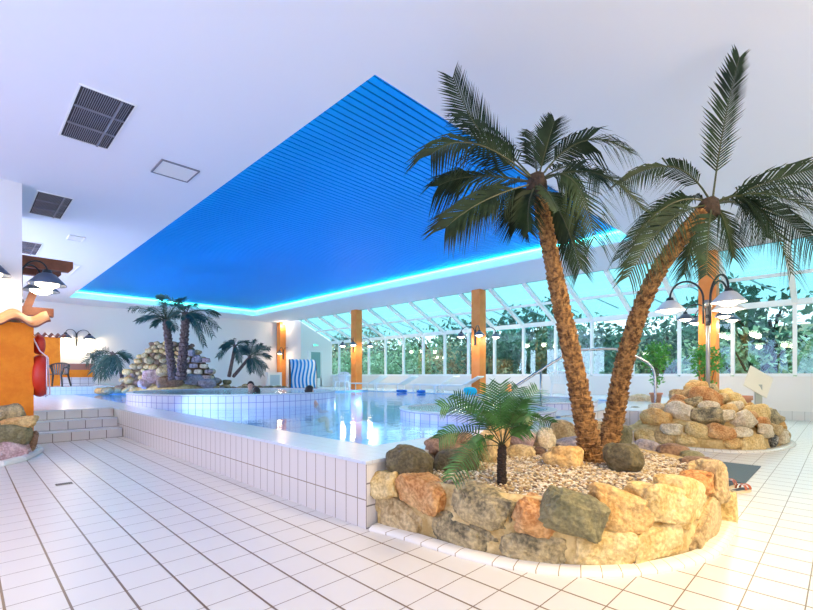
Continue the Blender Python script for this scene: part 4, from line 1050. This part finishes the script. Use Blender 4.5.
far_palm((173, 380), (166, 321), 14.2, 'left of the twin far palms in front of the cobble waterfall', 0, 0, .13, .10, 71, list_=[(129, 309, 0), (137, 321, -.5), (148, 308, .6), (154, 326, -.6), (196, 306, .3), (166, 302, .5), (185, 318, -.6), (150, 318, -.8), (176, 330, -.5), (186, 298, .2), (160, 296, 0)])
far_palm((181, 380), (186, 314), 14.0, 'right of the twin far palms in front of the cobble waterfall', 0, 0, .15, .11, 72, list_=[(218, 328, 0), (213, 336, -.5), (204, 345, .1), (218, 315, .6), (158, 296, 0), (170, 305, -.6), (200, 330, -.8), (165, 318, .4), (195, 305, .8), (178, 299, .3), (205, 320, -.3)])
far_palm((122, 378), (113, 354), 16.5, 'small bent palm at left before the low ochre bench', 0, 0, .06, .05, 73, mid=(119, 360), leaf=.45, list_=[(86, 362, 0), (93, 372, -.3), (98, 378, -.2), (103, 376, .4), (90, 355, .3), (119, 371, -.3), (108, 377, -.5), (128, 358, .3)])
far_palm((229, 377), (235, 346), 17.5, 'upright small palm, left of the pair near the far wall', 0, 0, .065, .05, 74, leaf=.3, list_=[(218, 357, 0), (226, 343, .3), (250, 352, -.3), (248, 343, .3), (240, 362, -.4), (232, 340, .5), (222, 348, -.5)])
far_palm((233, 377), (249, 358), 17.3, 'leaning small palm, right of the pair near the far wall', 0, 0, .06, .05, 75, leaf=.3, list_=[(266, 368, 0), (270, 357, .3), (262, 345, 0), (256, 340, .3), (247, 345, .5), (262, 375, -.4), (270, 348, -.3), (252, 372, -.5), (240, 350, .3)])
# low rocks either side of the waterfall
for nm, xs, n, d, seed, lab, pal in (('rock_border', (100, 150), 16, 16.0, 700, 'low line of mixed rocks at the foot of the small bent palm', ['tan', 'brown', 'ochre', 'grey', 'slate']),
                           ('rock_border', (206, 284), 26, 17.8, 740, 'low line of grey rocks under the small palm pair', ['slate', 'tan', 'brown', 'grey', 'olive'])):
    b = at_d(sum(xs) / 2, 389, d); b.z = ZD; k = d / FPX; rz = math.atan2(b.y, b.x) - PI / 2
    o = thing(nm, lab, 'rocks', b, rz); rnd = random.Random(seed); W_ = (xs[1] - xs[0]) * k
    for q in range(n):
        u = rnd.random(); hgt = (.30 if seed == 700 else .46 * (1 - u) + .08); z = rnd.uniform(.05, hgt) + (ZD * 0)
        s_ = rnd.uniform(.28, .42); rock('stone', (-W_ / 2 + W_ * (q + .5) / n if q % 2 else -W_ / 2 + W_ * u, rnd.uniform(-.2, .2), z if q % 2 == 0 else .12), (s_ * 1.15, s_, s_ * .8), rnd.uniform(0, 3), seed + q, ST[rnd.choice(pal)], o, 2)

# ------------------------------------------------------------------ furniture
def stacking_chair(loc, rz, lab, m, s=1.0):
    o = thing('plastic_chair', lab, 'chair', loc, rz); 
    mb = MB(); mb.box(-.23, -.22, .40, .23, .22, .43); bevel(mb.build('seat', M[m], o), .01)
    for sx_ in (-1, 1):
        for sy_ in (-1, 1):
            mb = MB(); mb.tube([(sx_ * .20, sy_ * .19, .41), (sx_ * .26, sy_ * .25, 0)], [.03, .022], 6); mb.build('leg', M[m], o)
        mb = MB(); mb.tube([(sx_ * .24, -.22, .42), (sx_ * .28, -.22, .62), (sx_ * .28, -.10, .65), (sx_ * .26, .20, .67)], .02, 8); mb.build('armrest', M[m], o, True)
    mb = MB(); pts = [(.27 * math.cos(a), .10 + .16 * math.sin(a), .68 + .12 * math.sin(a)) for a in [PI * k / 12 for k in range(13)]]
    mb.tube(pts, .025, 8)
    for k in range(1, 12): x, y, z = pts[k]; mb.bar((x * .8, .2, .42), (x, y, z), .034, .014, (0, 1, 0))
    mb.build('backrest', M[m], o)
    return o
p = at_d(57, 388.5, 15.7); stacking_chair((p.x, p.y, .80), R(-35), 'black plastic armchair before the far ochre wall', 'black_plastic').scale = (1.18, 1.1, 1.05)
p = at_d(559, 399, 14.3); stacking_chair((p.x, p.y, ZD), R(-60), 'white plastic armchair by the parapet behind the left palm trunk', 'white_plastic')
p = at_d(342, 389, 18.5); stacking_chair((p.x, p.y, ZD), R(-60), 'white plastic armchair by the far parapet left of a post', 'white_plastic')

def lounger(loc, rz, lab):
    o = thing('sun_lounger', lab, 'sun lounger', loc, rz, 'white sun loungers along the parapet')
    mb = MB(); mb.box(-.95, -.32, .28, .35, .32, .33); bevel(mb.build('seat', M['white_plastic'], o), .01)
    mb = MB(); mb.obox((.62, 0, .47), (1, 0, .55), (0, 1, 0), (-.55, 0, 1), .34, .32, .02); mb.build('backrest', M['white_plastic'], o)
    for sx_ in (-.8, .25):
        for sy_ in (-.27, .27):
            mb = MB(); mb.tube([(sx_, sy_, .3), (sx_, sy_, 0)], .025, 8); mb.build('leg', M['white_plastic'], o)
    return o
lg = []
for px, d, lab in ((362, 19.3, 'white sun lounger right of the white chair by the far post'), (392, 18.0, 'white sun lounger left of the blue towels'), (432, 16.6, 'white sun lounger right of the blue towels'), (455, 15.6, 'white sun lounger nearest the turquoise towel')):
    p = at_d(px, 389, d); lg.append(lounger((p.x + .5, p.y + .3, ZD), R(-75), lab))
for px, py, d, w, m, lab in ((402, 391, 17.6, .5, 'towel_b', 'flat blue towel left of the dark blue one on the deck'), (421, 391, 17.0, .38, 'towel_b', 'rolled dark blue towel near the sun loungers'), (470, 390, 15.0, .5, 'towel_t', 'bright turquoise towel heap at the foot of a timber post')):
    p = at_d(px, py, d); p.z = ZD; hh = .12 if m == 'towel_b' else .3
    o = rock('towel', p + Vector((0, 0, hh / 2 - .01)), (w, .35, hh), view_rot(0, 0, p), int(px), M[m], None, 3, .6, .12); tag(o, lab, 'towel')

# beach chair
bp = at_d(303, 389, 20.5); bp.z = ZD
o = thing('beach_chair', 'hooded beach basket chair with blue and white striped canvas', 'beach chair', bp, math.atan2(bp.y, bp.x) - PI / 2 + R(8))
S = 1.28; mb = MB()   # hood seen from behind: curved striped shell
prof = [(-.30, .05), (-.33, .5), (-.22, .95), (.0, 1.33), (.35, 1.42)]
prof = smooth_line([Vector((y, z, 0)) for y, z in prof], 2)
for q in prof:
    for x in (-.58, .58): mb.v.append((x, q.x, q.y))
for i in range(len(prof) - 1): mb.f.append((2 * i, 2 * i + 1, 2 * i + 3, 2 * i + 2)); mb.m.append(0)
s_ = mb.build('canvas_hood', M['stripe'], o, True); sd = s_.modifiers.new('solid', 'SOLIDIFY'); sd.thickness = .03
for s in (-1, 1):
    mb = MB(); n = len(prof); mb.v = [(s * .6, q.x, q.y) for q in prof] + [(s * .6, .40, 1.38), (s * .6, .40, .05)] + [(s * .57, q.x, q.y) for q in prof] + [(s * .57, .40, 1.38), (s * .57, .40, .05)]
    k = n + 2; mb.f = [tuple(range(k)), tuple(range(k, 2 * k))[::-1]] + [(i, (i + 1) % k, k + (i + 1) % k, k + i) for i in range(k)]; mb.m = [0] * len(mb.f)
    mb.build('side_panel', M['wicker'], o)
mb = MB(); mb.box(-.6, -.34, 0, .6, .9, .10); mb.box(-.57, -.25, .1, .57, .5, .42); mb.build('seat_box', M['wicker'], o)

# ------------------------------------------------------------------ outside
mb = MB(); mb.box(XW + .21, -10, -.1, 18.0, 40, .12); struct(mb.build('ground_bounce', mat('pale bounce paving', (.72, .70, .66), .8, c2=(.6, .58, .55), ns=3)))  # pale strip added to bounce daylight up through the windows
mb = MB(); nx_, ny_ = 24, 40
for i in range(nx_ + 1):
    for k in range(ny_ + 1):
        x = XW + .25 + i * 1.6; y = -22 + k * 2.2; mb.v.append((x, y, -.2 + max(0, x - 19) * .17 + .35 * noise.noise(Vector((x * .2, y * .2, 0)))))
for i in range(nx_):
    for k in range(ny_): a = i * (ny_ + 1) + k; mb.f.append((a, a + ny_ + 1, a + ny_ + 2, a + 1)); mb.m.append(0)
struct(mb.build('ground_bank', M['bank'], None, True))
def shrub_mesh(m, seed, n=1500, lsz=.14):
    rnd = random.Random(seed); mb = MB()
    cl = [(Vector((rnd.uniform(-.6, .6), rnd.uniform(-.6, .6), rnd.uniform(.3, 1.25))), rnd.uniform(.35, .6)) for _ in range(9)]
    for _ in range(n):
        c, r_ = rnd.choice(cl); v = Vector([rnd.gauss(0, 1) for _ in range(3)]).normalized() * rnd.random() ** .3 * r_
        p = c + v; a = Vector([rnd.gauss(0, 1) for _ in range(3)]).normalized(); b = a.cross(Vector([rnd.gauss(0, 1) for _ in range(3)])).normalized(); s_ = lsz * rnd.uniform(.4, 1) * .6
        mb.quad(p - a * s_, p - b * s_ * .5, p + a * s_, p + b * s_ * .5)
    return mb.mesh('foliage', m)
sm_ = [shrub_mesh(M['outleafA'], 1), shrub_mesh(M['outleafB'], 2, 1500, .12), shrub_mesh(M['outleafC'], 3, 1200, .12), shrub_mesh(M['outleafA'], 4)]
tmb = MB(); tmb.tube([(0, 0, -.3), (.05, 0, .5), (0, .05, 1.0)], [.06, .05, .02], 7)
for s in range(5): a = s * 1.25; tmb.tube([(.0, 0, .35 + .08 * s), (.5 * math.cos(a), .5 * math.sin(a), .9 + .06 * s)], [.03, .01], 5)
tme = tmb.mesh('trunk', M['black_bark'])
rnd = random.Random(12)
labs = ['dark evergreen shrub on the bank outside the windows', 'pale green shrub close outside the windows', 'brown autumn shrub on the bank outside the windows', 'tall dark tree on the bank far behind the windows']
def shrub(x, y, kind, s, z=None):
    zz = -.2 + max(0, x - 19) * .17 if z is None else z
    o = thing('shrub', labs[kind], 'shrub', (x, y, zz), rnd.random() * 6.3, ('dark shrubs outside', 'pale shrubs outside', 'brown shrubs outside', 'tall trees outside')[kind])
    o.scale = (s, s, s * rnd.uniform(.9, 1.15))
    f = bpy.data.objects.new('foliage', sm_[kind]); COL.objects.link(f); f.parent = o
    t_ = bpy.data.objects.new('trunk', tme); COL.objects.link(t_); t_.parent = o
y = -14
while y < 46:      # row along the wall, then behind
    k = 1 if (-3 < y < 4 or rnd.random() < .22) else (2 if 10 < y < 26 and rnd.random() < .4 else 0)
    shrub(18.6 + rnd.uniform(-.5, .8), y, k, rnd.uniform(2.0, 2.35)); y += rnd.uniform(2.4, 2.9)
y = -16
while y < 50: shrub(23 + rnd.uniform(-.8, .8), y, 0 if rnd.random() < .5 else rnd.choice((1, 2)), rnd.uniform(2.5, 3.0)); y += rnd.uniform(3.4, 3.8)
